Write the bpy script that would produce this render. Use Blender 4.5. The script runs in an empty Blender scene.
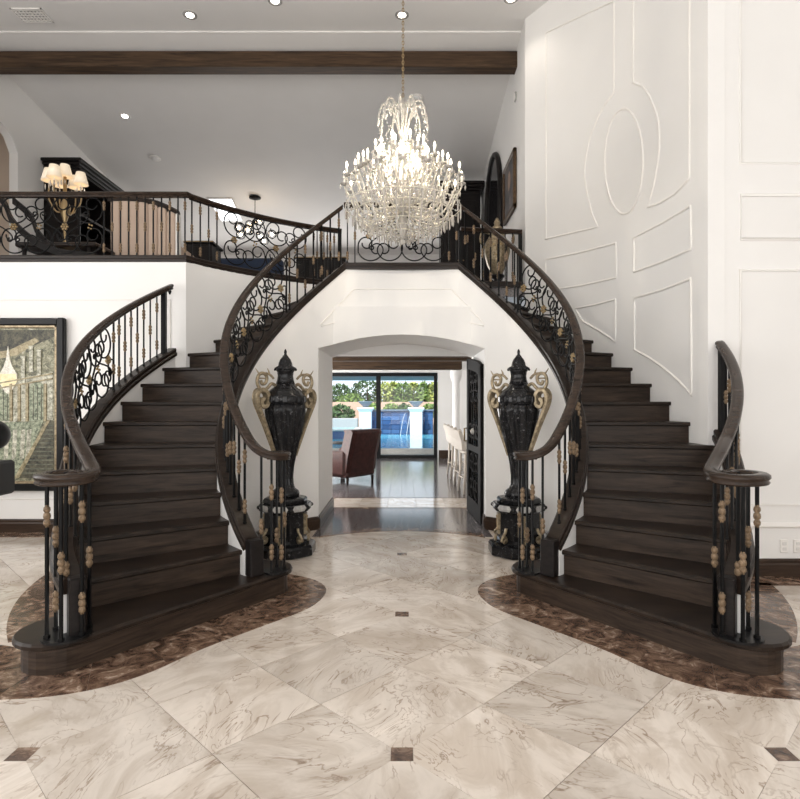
import bpy, bmesh, math, random
from mathutils import Vector, Matrix
random.seed(7)
S = bpy.context.scene
COL = S.collection
# ------------------------------------------------------------------ camera
HC, F, CX, HY = 1.45, 570.0, 402.0, 404.0          # eye height, focal length in px, principal point of the 800x799 frame
cd = bpy.data.cameras.new('camera'); cam = bpy.data.objects.new('camera', cd); COL.objects.link(cam)
cam.location = (0, 0, HC); cam.rotation_euler = (math.pi/2, 0, 0)
cd.sensor_fit = 'HORIZONTAL'; cd.sensor_width = 36; cd.lens = 36*F/800
cd.shift_x = -(CX-400)/800; cd.shift_y = (HY-399.5)/800
cd.clip_start = 0.05; cd.clip_end = 200
S.camera = cam
# ------------------------------------------------------------------ world, sun, added fill panels, exposure
w = bpy.data.worlds.new('world'); S.world = w; w.use_nodes = True
bg = w.node_tree.nodes['Background']; bg.inputs[0].default_value = (0.80, 0.90, 1.0, 1); bg.inputs[1].default_value = 1.3
def light(name, kind, loc, rot, energy, color=(1,1,1), **kw):
    d = bpy.data.lights.new(name, kind); d.energy = energy; d.color = color
    for k, v in kw.items(): setattr(d, k, v)
    o = bpy.data.objects.new(name, d); COL.objects.link(o); o.location = loc; o.rotation_euler = rot
    return o
light('sun', 'SUN', (0, 30, 20), (math.radians(38), math.radians(-20), 0), 5.0, (1, .95, .86), angle=.02)
light('entrance_fill_light', 'AREA', (-0.5, -2.7, 3.2), (math.pi/2+.30, 0, 0), 400, (1, .995, .988), shape='RECTANGLE', size=10.5, size_y=6.0)  # added panel before the solid wall; windows behind the camera only presumed
light('hall_side_fill_light', 'AREA', (-6.3, 1.6, 3.4), (math.pi/2+.25, 0, -math.pi/2), 270, (1, .995, .988), shape='RECTANGLE', size=6.5, size_y=5.0)  # added side panel to lift the curved stairwell wall; no window modelled
light('loft_fill_light', 'AREA', (-2.4, 15.6, 4.0), (-math.pi/2, 0, 0), 110, (1, .98, .95), shape='RECTANGLE', size=6, size_y=1.4)  # added fill raising the loft ceiling; the back wall has no window
light('garden_room_fill_light', 'AREA', (-2.9, 11.5, 1.3), (math.pi/2, 0, -math.pi/2), 220, (1, .98, .95), shape='RECTANGLE', size=5, size_y=2.0)  # added fill brightening the room from its solid side wall
vs = S.view_settings
vs.view_transform = 'Standard'; vs.look = 'None'; vs.gamma = 1.0; vs.exposure = 0.36; vs.use_curve_mapping = False
S.cycles.use_denoising = True
S.cycles.max_bounces = 10; S.cycles.diffuse_bounces = 8; S.cycles.glossy_bounces = 4; S.cycles.transmission_bounces = 8; S.cycles.transparent_max_bounces = 12
S.cycles.sample_clamp_indirect = 6.0; S.cycles.caustics_reflective = False; S.cycles.caustics_refractive = False
# ------------------------------------------------------------------ helpers
R = math.radians
def rt(th, rho, s=-1, c=5.4):                      # stair plan: polar angle about the rotunda centre
    t = R(th); return (s*rho*math.cos(t), c + rho*math.sin(t))
W = {}
def link(o, parent=None, M=None):
    M = M or Matrix.Identity(4)
    COL.objects.link(o)
    if parent is not None:
        o.parent = parent; o.matrix_parent_inverse = W[parent.name].inverted()
    o.matrix_basis = M; W[o.name] = M.copy()
    return o
class MB:
    def __init__(s): s.v, s.f, s.sm = [], [], []
    def add(s, vs_, fs, smooth=False):
        b = len(s.v); s.v += [tuple(p) for p in vs_]; s.f += [tuple(b+i for i in q) for q in fs]; s.sm += [smooth]*len(fs); return s
    def box(s, x0, x1, y0, y1, z0, z1, M=None):
        p = [Vector((x, y, z)) for z in (z0, z1) for y in (y0, y1) for x in (x0, x1)]
        if M is not None: p = [M @ q for q in p]
        return s.add(p, [(0,2,3,1),(4,5,7,6),(0,1,5,4),(2,6,7,3),(0,4,6,2),(1,3,7,5)])
    def bbox(s, x0, x1, y0, y1, z0, z1, b=.01, M=None):    # box with chamfered edges
        vs_ = []
        for z, i in ((z0, b), (z0+b, 0), (z1-b, 0), (z1, b)):
            X0, X1, Y0, Y1 = x0+i, x1-i, y0+i, y1-i
            c = b if i == 0 else b*.6
            vs_ += [Vector(q) for q in ((X0+c,Y0,z),(X1-c,Y0,z),(X1,Y0+c,z),(X1,Y1-c,z),(X1-c,Y1,z),(X0+c,Y1,z),(X0,Y1-c,z),(X0,Y0+c,z))]
        if M is not None: vs_ = [M @ q for q in vs_]
        fs = [tuple(range(7,-1,-1)), tuple(range(24,32))]
        for k in range(3):
            for i in range(8): fs.append((k*8+i, k*8+(i+1)%8, k*8+8+(i+1)%8, k*8+8+i))
        return s.add(vs_, fs)
    def prism(s, poly, z0, z1):
        n = len(poly)
        return s.add([(x, y, z0) for x, y in poly]+[(x, y, z1) for x, y in poly],
              [tuple(range(n-1,-1,-1)), tuple(range(n, 2*n))]+[(i,(i+1)%n,n+(i+1)%n,n+i) for i in range(n)])
    def stack(s, polys, smooth=False):             # polys: list of (list of xyz), same length
        n = len(polys[0]); vs_ = [p for q in polys for p in q]; m = len(polys)
        fs = [tuple(range(n-1,-1,-1)), tuple(range((m-1)*n, m*n))]
        for k in range(m-1):
            for i in range(n): fs.append((k*n+i, k*n+(i+1)%n, (k+1)*n+(i+1)%n, (k+1)*n+i))
        return s.add(vs_, fs, smooth)
    def lathe(s, prof, n=16, c=(0,0,0), M=None, flute=None, smooth=True, sq=False):
        vs_, fs = [], []
        for r, z in prof:
            for i in range(n):
                a = 2*math.pi*(i+.5)/n; rr = r*(flute(a, z) if flute else 1)
                vs_.append(Vector((c[0]+rr*math.cos(a), c[1]+rr*math.sin(a), c[2]+z)))
        if M is not None: vs_ = [M @ q for q in vs_]
        m = len(prof)
        for k in range(m-1):
            for i in range(n): fs.append((k*n+i, k*n+(i+1)%n, (k+1)*n+(i+1)%n, (k+1)*n+i))
        fs.append(tuple(range(n-1,-1,-1))); fs.append(tuple(range((m-1)*n, m*n)))
        return s.add(vs_, fs, smooth)
    def tube(s, pts, r, n=6, closed=False):
        pts = [Vector(p) for p in pts]; m = len(pts); vs_, fs = [], []; prev = None
        for i, p in enumerate(pts):
            a = pts[(i-1) % m] if (closed or i > 0) else p; b = pts[(i+1) % m] if (closed or i < m-1) else p
            t = (b-a); t = t.normalized() if t.length > 1e-9 else Vector((0,0,1))
            if prev is None: u = t.orthogonal().normalized()
            else:
                u = prev - t*prev.dot(t); u = u.normalized() if u.length > 1e-6 else t.orthogonal().normalized()
            prev = u; q = t.cross(u); rr = r[i] if isinstance(r, (list, tuple)) else r
            for k in range(n):
                g = 2*math.pi*k/n; vs_.append(p+u*(rr*math.cos(g))+q*(rr*math.sin(g)))
        for i in range(m if closed else m-1):
            for k in range(n):
                j = (i+1) % m; fs.append((i*n+k, i*n+(k+1)%n, j*n+(k+1)%n, j*n+k))
        if not closed: fs.append(tuple(range(n-1,-1,-1))); fs.append(tuple(range((m-1)*n, m*n)))
        return s.add(vs_, fs, True)
    def sweep(s, pts, prof, closed=False, smooth=False):   # profile (lateral, up), plumb cut
        pts = [Vector(p) for p in pts]; m = len(pts); n = len(prof); vs_, fs = [], []
        for i, p in enumerate(pts):
            a = pts[i-1] if i > 0 else p; b = pts[i+1] if i < m-1 else p
            t = b-a; t.z = 0; t = t.normalized() if t.length > 1e-9 else Vector((1,0,0)); l = Vector((t.y, -t.x, 0))
            vs_ += [p+l*u+Vector((0,0,v)) for u, v in prof]
        for i in range(m-1):
            for k in range(n): fs.append((i*n+k, i*n+(k+1)%n, (i+1)*n+(k+1)%n, (i+1)*n+k))
        fs.append(tuple(range(n-1,-1,-1))); fs.append(tuple(range((m-1)*n, m*n)))
        return s.add(vs_, fs, smooth)
    def ball(s, c, r, n=10, m=6, sz=1.0, M=None):
        return s.lathe([(max(1e-4, r*math.sin(math.pi*k/m)), -r*sz*math.cos(math.pi*k/m)) for k in range(m+1)], n, c, M)
    def mesh(s, name, mat, auto=False):
        me = bpy.data.meshes.new(name); me.from_pydata(s.v, [], s.f)
        for p, q in zip(me.polygons, s.sm): p.use_smooth = q
        bm = bmesh.new(); bm.from_mesh(me); bmesh.ops.recalc_face_normals(bm, faces=bm.faces); bm.to_mesh(me); bm.free()
        if auto: me.set_sharp_from_angle(angle=R(32))
        for mm in (mat if isinstance(mat, list) else [mat]): me.materials.append(mm)
        return me
    def build(s, name, mat, parent=None, auto=False, **kw):
        o = bpy.data.objects.new(name, s.mesh(name, mat, auto)); link(o, parent); return tag(o, **kw)
def tag(o, label=None, cat=None, group=None, kind=None):
    for k, v in (('label', label), ('category', cat), ('group', group), ('kind', kind)):
        if v: o[k] = v
    return o
def thing(name, loc, label, cat, group=None):
    o = bpy.data.objects.new(name, None); o.empty_display_size = .1; link(o, None, Matrix.Translation(Vector(loc))); return tag(o, label, cat, group)
def inst(name, me, parent, M):
    o = bpy.data.objects.new(name, me); return link(o, parent, M)
def T(x, y, z): return Matrix.Translation(Vector((x, y, z)))
def RZ(a): return Matrix.Rotation(a, 4, 'Z')
def smoothpath(pts, k=6):                          # Catmull-Rom
    P = [Vector(p) for p in pts]; out = []
    for i in range(len(P)-1):
        a, b, c, d = P[max(i-1,0)], P[i], P[i+1], P[min(i+2, len(P)-1)]
        for j in range(k):
            t = j/k
            out.append(.5*((2*b)+(c-a)*t+(2*a-5*b+4*c-d)*t*t+(3*b-a-3*c+d)*t**3))
    out.append(P[-1]); return out
def px(x, y, Y): return Vector(((x-CX)*Y/F, Y, HC-(y-HY)*Y/F))     # a point seen at a pixel, at depth Y
# ------------------------------------------------------------------ materials
def P(name, col, rough=.5, metal=0., **kw):
    m = bpy.data.materials.new(name); m.use_nodes = True; b = m.node_tree.nodes['Principled BSDF']
    b.inputs['Base Color'].default_value = (*col, 1); b.inputs['Roughness'].default_value = rough; b.inputs['Metallic'].default_value = metal
    for k, v in kw.items(): b.inputs[k.replace('_', ' ')].default_value = v
    return m
def N(m, t, **kw):
    n = m.node_tree.nodes.new(t)
    for k, v in kw.items():
        if k in n.inputs: n.inputs[k].default_value = v
        else: setattr(n, k, v)
    return n
def L(m, a, b): m.node_tree.links.new(a, b)
def coords(m, scale=(1,1,1), rnd=True, src='Object', rot=(0,0,0)):
    tc = N(m, 'ShaderNodeTexCoord'); mp = N(m, 'ShaderNodeMapping'); mp.inputs['Scale'].default_value = scale; mp.inputs['Rotation'].default_value = rot
    out = tc.outputs[src]
    if rnd:
        oi = N(m, 'ShaderNodeObjectInfo'); sc = N(m, 'ShaderNodeVectorMath', operation='SCALE'); sc.inputs[0].default_value = (37.3, 61.7, 23.1)
        L(m, oi.outputs['Random'], sc.inputs['Scale']); ad = N(m, 'ShaderNodeVectorMath', operation='ADD'); L(m, out, ad.inputs[0]); L(m, sc.outputs[0], ad.inputs[1]); out = ad.outputs[0]
    L(m, out, mp.inputs['Vector']); return mp.outputs[0]
def ramp(m, fac, stops):
    r = N(m, 'ShaderNodeValToRGB'); e = r.color_ramp.elements
    while len(e) < len(stops): e.new(.5)
    for q, (p, c) in zip(e, stops): q.position = p; q.color = (*c, 1)
    L(m, fac, r.inputs[0]); return r.outputs[0]
def bsdf(m): return m.node_tree.nodes['Principled BSDF']
def bump(m, fac, strength=.2, dist=.01):
    b = N(m, 'ShaderNodeBump'); b.inputs['Strength'].default_value = strength; b.inputs['Distance'].default_value = dist
    L(m, fac, b.inputs['Height']); L(m, b.outputs[0], bsdf(m).inputs['Normal'])
def wood(name, dark, light_, rough=.3, scale=(3,3,40), rot=(0,0,0), spec=.22, bmp=.12, det=7.):
    m = P(name, dark, rough); v = coords(m, scale, rot=rot); n = N(m, 'ShaderNodeTexNoise', Scale=2.2, Detail=det, Roughness=.65, Distortion=.6); L(m, v, n.inputs['Vector'])
    L(m, ramp(m, n.outputs[0], [(.3, dark), (.72, light_)]), bsdf(m).inputs['Base Color']); bmp and bump(m, n.outputs[0], bmp, .003)
    bsdf(m).inputs['Specular IOR Level'].default_value = spec; return m
def plaster(name, col, amt=.03):
    m = P(name, col, .75); v = coords(m, (1,1,1), rnd=False); n = N(m, 'ShaderNodeTexNoise', Scale=1.3, Detail=4.); L(m, v, n.inputs['Vector'])
    a = tuple(max(0, c-amt) for c in col); L(m, ramp(m, n.outputs[0], [(.3, a), (.7, col)]), bsdf(m).inputs['Base Color'])
    n2 = N(m, 'ShaderNodeTexNoise', Scale=60., Detail=3.); L(m, v, n2.inputs['Vector']); bump(m, n2.outputs[0], .05, .002); return m
def marble(name, base, vein, dark, rough=.12, scale=1.0, wave=2.0):
    m = P(name, base, rough); oi = N(m, 'ShaderNodeObjectInfo'); v = coords(m, (scale, scale, scale))
    vr = N(m, 'ShaderNodeVectorRotate', rotation_type='Z_AXIS'); mu = N(m, 'ShaderNodeMath', operation='MULTIPLY'); mu.inputs[1].default_value = 40.; L(m, oi.outputs['Random'], mu.inputs[0]); L(m, mu.outputs[0], vr.inputs['Angle']); L(m, v, vr.inputs['Vector'])
    st = N(m, 'ShaderNodeMapping'); st.inputs['Scale'].default_value = (.8, 1.6, 1); L(m, vr.outputs[0], st.inputs['Vector'])
    n = N(m, 'ShaderNodeTexNoise', Scale=1.5, Detail=9., Roughness=.62, Distortion=1.4); L(m, st.outputs[0], n.inputs['Vector'])
    a = ramp(m, n.outputs[0], [(.30, vein), (.47, tuple((p+q)/2 for p, q in zip(base, vein))), (.56, base), (.75, tuple(min(1, c*1.12) for c in base))])
    n2 = N(m, 'ShaderNodeTexNoise', Scale=1.9, Detail=5., Roughness=.5, Distortion=2.0); L(m, st.outputs[0], n2.inputs['Vector'])
    b = ramp(m, n2.outputs[0], [(0., (1,1,1)), (.475, (1,1,1)), (.495, dark), (.51, (1,1,1)), (.60, (1,1,1)), (.615, dark), (.63, (1,1,1))])
    n3 = N(m, 'ShaderNodeTexNoise', Scale=2.4, Detail=2.); L(m, v, n3.inputs['Vector'])
    mx = N(m, 'ShaderNodeMixRGB', blend_type='MULTIPLY'); f = ramp(m, n3.outputs[0], [(.38, (0,0,0)), (.62, (.95,.95,.95))]); L(m, f, mx.inputs[0]); L(m, a, mx.inputs[1]); L(m, b, mx.inputs[2])
    hs = N(m, 'ShaderNodeHueSaturation'); mr = N(m, 'ShaderNodeMapRange'); mr.inputs['To Min'].default_value = .90; mr.inputs['To Max'].default_value = 1.10
    L(m, oi.outputs['Random'], mr.inputs['Value']); L(m, mr.outputs[0], hs.inputs['Value']); L(m, mx.outputs[0], hs.inputs['Color'])
    L(m, hs.outputs[0], bsdf(m).inputs['Base Color']); return m
M_ = {}
M_['wall'] = plaster('wall_plaster', (.835, .825, .81))
M_['ceil'] = plaster('ceiling_plaster', (.80, .785, .77))
M_['beige'] = plaster('beige_plaster', (.66, .56, .47))
M_['trimw'] = P('white_trim', (.84, .82, .79), .45)
M_['wood'] = wood('dark_oak', (.007, .0046, .0034), (.030, .0195, .0145), .3, (2.2, 2.2, 30))
M_['tread'] = wood('stair_tread_oak', (.008, .0052, .0038), (.032, .021, .015), .36, (1.5, 4.0, 6), bmp=0, det=2.5)
M_['riser'] = wood('stair_riser_oak', (.009, .0060, .0044), (.070, .047, .034), .38, (1.5, 1.5, 16))
M_['rail'] = wood('handrail_oak', (.011, .0072, .0052), (.055, .036, .026), .26, (5, 5, 30))
M_['beam'] = wood('beam_oak', (.018, .011, .007), (.110, .066, .038), .55, (.8, 14, 14))
M_['base'] = wood('baseboard_oak', (.022, .014, .010), (.065, .040, .027), .3, (2, 30, 30))
M_['iron'] = P('black_iron', (.004, .004, .0043), .42, 0., Specular_IOR_Level=.16)
M_['bead'] = wood('turned_bead_gilt', (.07, .046, .026), (.29, .205, .13), .45, (30, 30, 30))
M_['gilt'] = P('antique_gilt', (.34, .25, .135), .36, .85)
M_['gold'] = wood('antique_gold_leaf', (.11, .083, .048), (.50, .41, .28), .38, (14, 14, 14)); bsdf(M_['gold']).inputs['Metallic'].default_value = .55
M_['tile'] = marble('cream_marble_tile', (.68, .615, .55), (.51, .435, .365), (.46, .38, .31), .10, 1.5, 1.1)
M_['grout'] = P('tile_grout', (.30, .25, .20), .8)
def brown():
    m = P('brown_marble_border', (.07, .04, .03), .16); v = coords(m, (1, 1, 1))
    n = N(m, 'ShaderNodeTexNoise', Scale=7., Detail=8., Roughness=.7, Distortion=1.5); L(m, v, n.inputs['Vector'])
    L(m, ramp(m, n.outputs[0], [(.32, (.024, .013, .010)), (.46, (.105, .062, .042)), (.57, (.23, .15, .105)), (.68, (.52, .42, .34))]), bsdf(m).inputs['Base Color']); return m
M_['dark'] = brown()
def blackmarble():
    m = P('black_marble', (.006, .006, .0065), .12, 0., Specular_IOR_Level=.26); v = coords(m, (1, 1, 1))
    n = N(m, 'ShaderNodeTexNoise', Scale=34., Detail=6., Roughness=.8, Distortion=1.); L(m, v, n.inputs['Vector'])
    L(m, ramp(m, n.outputs[0], [(.0, (.006, .006, .007)), (.57, (.010, .010, .011)), (.64, (.10, .10, .105)), (.72, (.40, .39, .38))]), bsdf(m).inputs['Base Color']); return m
M_['bmarble'] = blackmarble()
M_['gmarble'] = marble('grey_marble', (.45, .44, .42), (.25, .25, .25), (.7, .7, .7), .15, 6.)
M_['black'] = P('black_lacquer', (.006, .006, .0065), .32, 0., Specular_IOR_Level=.22)
M_['blackw'] = wood('black_carved_wood', (.005, .004, .004), (.018, .014, .013), .4, (6, 6, 20), spec=.2)
M_['doorw'] = P('iron_door_paint', (.006, .005, .005), .65, 0., Specular_IOR_Level=.12)
M_['floorwood'] = wood('plank_oak', (.060, .055, .060), (.24, .22, .225), .12, (22, 1.6, 20), spec=.9)  # lightened and greyed: some sky reflection is painted into the plank colour
M_['glass'] = P('window_glass', (1, 1, 1), .0, 0., Transmission_Weight=1.0, IOR=1.0, Specular_IOR_Level=.25)
def glassy():
    m = bpy.data.materials.new('clear_pane'); m.use_nodes = True; nt = m.node_tree; nt.nodes.clear()
    o = nt.nodes.new('ShaderNodeOutputMaterial'); t = nt.nodes.new('ShaderNodeBsdfTransparent'); g = nt.nodes.new('ShaderNodeBsdfGlossy'); g.inputs['Roughness'].default_value = .02
    mx = nt.nodes.new('ShaderNodeMixShader'); fr = nt.nodes.new('ShaderNodeFresnel'); fr.inputs[0].default_value = 1.35
    nt.links.new(fr.outputs[0], mx.inputs[0]); nt.links.new(t.outputs[0], mx.inputs[1]); nt.links.new(g.outputs[0], mx.inputs[2]); nt.links.new(mx.outputs[0], o.inputs[0]); return m
M_['pane'] = glassy()
def crystal():
    m = P('cut_crystal', (.90, .86, .79), .06, 0., Transmission_Weight=.55, IOR=1.5, Specular_IOR_Level=.9); return m
M_['crystal'] = crystal()
M_['candle'] = P('ivory_candle_sleeve', (.92, .88, .78), .5)
def emis(name, col, st):
    m = P(name, col, .4); bsdf(m).inputs['Emission Color'].default_value = (*col, 1); bsdf(m).inputs['Emission Strength'].default_value = st; return m
M_['bulb'] = emis('lit_bulb', (1, .86, .66), 14)
M_['lamp'] = emis('lit_lamp', (1, .93, .82), 9)
M_['skyl'] = emis('skylight_glass', (.95, .97, 1), 1.6)
# ------------------------------------------------------------------ key dimensions
RISE, DTH, TH2 = .184, 7.56, -43.8
def th(k): return TH2+(k-2)*DTH
def zn(t): return RISE*(2+(t-TH2)/DTH)             # height of the nosing line at an angle
ZL = 17*RISE                                        # landing level
ZC, ZR = 3.14, 3.87                                 # landing curb top, guard rail top
RI, RO = 1.61, 2.74                                 # inner and outer curb centre lines
ZCEIL = 6.77
YL = 6.45                                           # painted wall under the loft
TB = 64.4                                           # angle where the inner curb meets the bridge
XB, YB = rt(TB, RI, 1)                              # bridge end
def circ3(a, b, c):
    ax, ay = a; bx, by = b; cx, cy = c; d = 2*(ax*(by-cy)+bx*(cy-ay)+cx*(ay-by))
    ux = ((ax*ax+ay*ay)*(by-cy)+(bx*bx+by*by)*(cy-ay)+(cx*cx+cy*cy)*(ay-by))/d
    uy = ((ax*ax+ay*ay)*(cx-bx)+(bx*bx+by*by)*(ax-cx)+(cx*cx+cy*cy)*(bx-ax))/d
    return ux, uy, math.hypot(ax-ux, ay-uy)
def arcpts(a, b, c, n, off=0.):
    ux, uy, r = circ3(a, b, c); t0 = math.atan2(a[1]-uy, a[0]-ux); t1 = math.atan2(c[1]-uy, c[0]-ux)
    if t1-t0 > math.pi: t1 -= 2*math.pi
    if t0-t1 > math.pi: t1 += 2*math.pi
    return [(ux+(r+off)*math.cos(t0+(t1-t0)*i/n), uy+(r+off)*math.sin(t0+(t1-t0)*i/n)) for i in range(n+1)]
WL = ((-2.444, YL), (-1.74, 7.27), (-.82, 7.83))    # stairwell wall on the painting side
WR = ((2.575, 4.80), (2.40, 6.40), (1.70, 7.87))     # panelled stairwell wall
def wallrho(t, s):                                  # distance from the rotunda centre to the stairwell wall
    ux, uy, r = circ3(*(WL if s < 0 else WR)); dx, dy = s*math.cos(R(t)), math.sin(R(t)); ex, ey = -ux, 5.4-uy
    b = ex*dx+ey*dy; return -b+math.sqrt(b*b-(ex*ex+ey*ey-r*r))
def rout(t, s):
    lim = 22 if s < 0 else -12.5
    return RO-.05 if t < lim else wallrho(t, s)
# ------------------------------------------------------------------ floor with its tiles
AT = .787
floor = MB().box(-6.6, 5.6, -3, 15.3, -.2, -.004).build('floor', M_['grout'], kind='structure')
def tile_mesh(clip):
    h = AT/2; g = .0026; c = .047
    q = [(h-g, 0), (0, h-g), (-h+g, 0), (0, -h+g)]
    if clip is not None:
        dx, dy = [(1,0),(0,1),(-1,0),(0,-1)][clip]; e = h-c
        q[clip:clip+1] = [(e*dx+c*dy, e*dy-c*dx), (e*dx-c*dy, e*dy+c*dx)]
    return MB().prism(q, -.02, 0).mesh('tile', M_['tile'])
TM = {k: tile_mesh(k) for k in (None, 0, 1, 2, 3)}
IM = MB().box(-.0455, .0455, -.0455, .0455, -.02, 0).mesh('inset', M_['dark'])
for m in range(-6, 16):
    for n in range(-16, 6):
        cx_, cy_ = (m+n+1)/2*AT, (m-n)/2*AT
        if not (1.35 < cy_ < 7.0 and abs(cx_) < min(4.6, .82*cy_+.45)): continue
        if math.hypot(cx_, cy_-5.4) > 1.95 and cy_ > 6.7: continue
        clip = None
        for i, (a, b) in enumerate(((1,1),(1,0),(0,0),(0,1))):     # +x, +y, -x, -y corners
            mm, nn = m+a, n+b
            if mm % 2 and nn % 2 and (mm+nn) % 4 == 0: clip = i
        inst('tile', TM[clip], floor, T(cx_, cy_, 0))
for i in range(-2, 3):
    for j in range(1, 5):
        x, y = i*2*AT, (2*j-1)*AT
        if 1.4 < y < 6 and abs(x) < .8*y+.3 and not (abs(x) > .9 and 2.9 < y < 6.4 and abs(x) < 2.9 and y > 2.9): inst('inset', IM, floor, T(x, y, 0))
# brown marble border round the foot of each stair, along the walls and across the threshold
def band(outer, inner, name='border_tile', seg=.42):
    def resample(pl, n):
        d = [0]
        for a, b in zip(pl, pl[1:]): d.append(d[-1]+math.dist(a, b))
        out = []
        for i in range(n+1):
            t = d[-1]*i/n; k = 0
            while k < len(d)-2 and d[k+1] < t: k += 1
            u = (t-d[k])/max(1e-9, d[k+1]-d[k]); out.append((pl[k][0]+(pl[k+1][0]-pl[k][0])*u, pl[k][1]+(pl[k+1][1]-pl[k][1])*u))
        return out
    ln = sum(math.dist(a, b) for a, b in zip(outer, outer[1:])); k = max(1, round(ln/seg)); sub = 5
    o, q = resample(outer, k*sub), resample(inner, k*sub)
    for i in range(k):
        a, b = o[i*sub:(i+1)*sub+1], q[i*sub:(i+1)*sub+1]; poly = a+b[::-1]
        cx_, cy_ = sum(p[0] for p in poly)/len(poly), sum(p[1] for p in poly)/len(poly)
        f = .997; poly = [((p[0]-cx_)*f, (p[1]-cy_)*f) for p in poly]
        me = MB().prism(poly, -.003, .0035).mesh('border_tile', M_['dark']); inst('border_tile', me, floor, T(cx_, cy_, 0))
for s in (-1, 1):
    fl = lambda pl: [(x if s < 0 else -x, y) for x, y in pl]
    out = [tuple(p)[:2] for p in smoothpath([(x, y, 0) for x, y in [(-.98, 4.86), (-.80, 4.76), (-.66, 4.62), (-.585, 4.42), (-.615, 4.17), (-.71, 3.97), (-.95, 3.67), (-1.19, 3.36), (-1.36, 3.08), (-1.54, 2.91), (-1.76, 2.82), (-2.0, 2.79)]], 5)]
    inn = [(-1.20, 4.70), (-1.15, 4.5), (-1.08, 4.40), (-1.4, 3.95), (-1.7, 3.55), (-1.93, 3.25), (-2.0, 3.2)]
    band(fl(out), fl(inn))
    band(fl([(-2.0, 2.79), (-3.0, 2.76), (-4.4, 2.76)]), fl([(-2.0, 3.30), (-2.42, 3.43), (-3.2, 3.45), (-4.4, 3.45)]))
    e = 19 if s < 0 else -14
    band([rt(t, 3.08, s) for t in range(-39, e, 3)], [rt(t, 2.70, s) for t in range(-39, e, 3)])
band([(-2.9, 6.20), (-5.6, 6.20)], [(-2.9, 6.43), (-5.6, 6.43)])
band([(2.85, 4.55), (5.0, 4.55)], [(2.85, 4.79), (5.0, 4.79)])
arcY = lambda x, r: 5.1+math.sqrt(r*r-x*x)
band([(x/10, arcY(x/10, 1.40)) for x in range(-9, 10)], [(x/10, arcY(x/10, 1.54)) for x in range(-9, 10)])
# wood planks in the passage and the garden room, pale marble strip between them
PW = .158
for i in range(13):
    x = -.98+PW*i*.96
    me = MB().box(0, PW*.955, arcY(min(.95, abs(x+.076)), 1.44), 7.86, -.02, .001).mesh('plank', M_['floorwood']); inst('plank', me, floor, T(x, 0, 0))
for i in range(5):
    me = MB().box(0, .405, 8.0, 8.76, -.02, .001).mesh('tile', M_['tile']); inst('tile', me, floor, T(-1.02+.41*i, 0, 0))
MB().box(-.97, .97, 7.87, 7.99, -.02, .001).build('threshold_strip', M_['dark'], floor)
MB().box(-3, 3, 8.77, 8.85, -.02, .001).build('threshold_strip', M_['dark'], floor)
for i in range(30):
    x = -3+.2*i
    me = MB().box(0, .1975, 8.86, 15.28, -.02, .001).mesh('plank', M_['floorwood']); inst('plank', me, floor, T(x, 0, 0))
# ------------------------------------------------------------------ walls
def colwall(cols, name, mat, **kw):                # cols: (front xy, back xy, z0, z1)
    mb = MB(); vs_ = []
    for a, b, z0, z1 in cols: vs_ += [(*a, z0), (*a, z1), (*b, z1), (*b, z0)]
    fs = []
    for i in range(len(cols)-1):
        for k in range(4): fs.append((4*i+k, 4*i+(k+1) % 4, 4*i+4+(k+1) % 4, 4*i+4+k))
    fs.append((0,1,2,3)); j = 4*(len(cols)-1); fs.append((j+3, j+2, j+1, j))
    mb.add(vs_, fs, True); return mb.build(name, mat, auto=True, **kw)
XA = .975                                            # half width of the arch
def archz(x): return 2.27-.17*(x/XA)**2
half = []
t = -46.0
while t < TB-.1: half.append(t); t += 2.0
half.append(TB)
def ringcol(t, s, z0=0.): return (rt(t, RI-.06, s), rt(t, RI+.06, s), z0, zn(t)+.06)
tA = math.degrees(math.acos(XA/(RI-.06)))
cols = [ringcol(t, -1) for t in half if t < tA]+[ringcol(tA, -1)]
cols += [ringcol(tA+.01, -1, archz(XA))]+[ringcol(t, -1, archz(rt(t, RI-.06, 1)[0])) for t in half if t > tA+.3]
yb0, yb1 = rt(TB, RI-.06, 1)[1], rt(TB, RI+.06, 1)[1]; xb0 = rt(TB, RI-.06, 1)[0]
for i in range(1, 8):
    x = -xb0+2*xb0*i/8; cols.append(((x, yb0+.05*(1-(x/xb0)**2)), (x*1.02, yb1+.05*(1-(x/xb0)**2)), archz(x), 3.065))
right = [ringcol(t, 1) for t in half if t < tA]+[ringcol(tA, 1)]
right += [ringcol(tA+.01, 1, archz(XA))]+[ringcol(t, 1, archz(rt(t, RI-.06, 1)[0])) for t in half if t > tA+.3]
cols += right[::-1]
colwall(cols, 'wall_arch', M_['wall'], kind='structure')
# the passage behind the arch
for s, nm in ((-1, 'wall_passage_left'), (1, 'wall_passage_right')):
    MB().box(min(s*XA, s*(XA+.22)), max(s*XA, s*(XA+.22)), 6.66, 7.99, 0, 2.6).build(nm, M_['wall'], kind='structure')
vv = MB(); n = 12; prof = [(-XA+2*XA*i/n) for i in range(n+1)]
vs_ = []
for Y in (6.72, 7.99):
    vs_ += [(x, Y, archz(x)) for x in prof]+[(x, Y, 2.6) for x in prof]
q = n+1; fs = []
for i in range(n):
    fs += [(i, i+1, 2*q+i+1, 2*q+i), (q+i, q+i+1, 3*q+i+1, 3*q+i), (i, i+1, q+i+1, q+i), (2*q+i, 2*q+i+1, 3*q+i+1, 3*q+i)]
vv.add(vs_, fs).build('ceiling_passage', M_['wall'], kind='structure')
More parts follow.
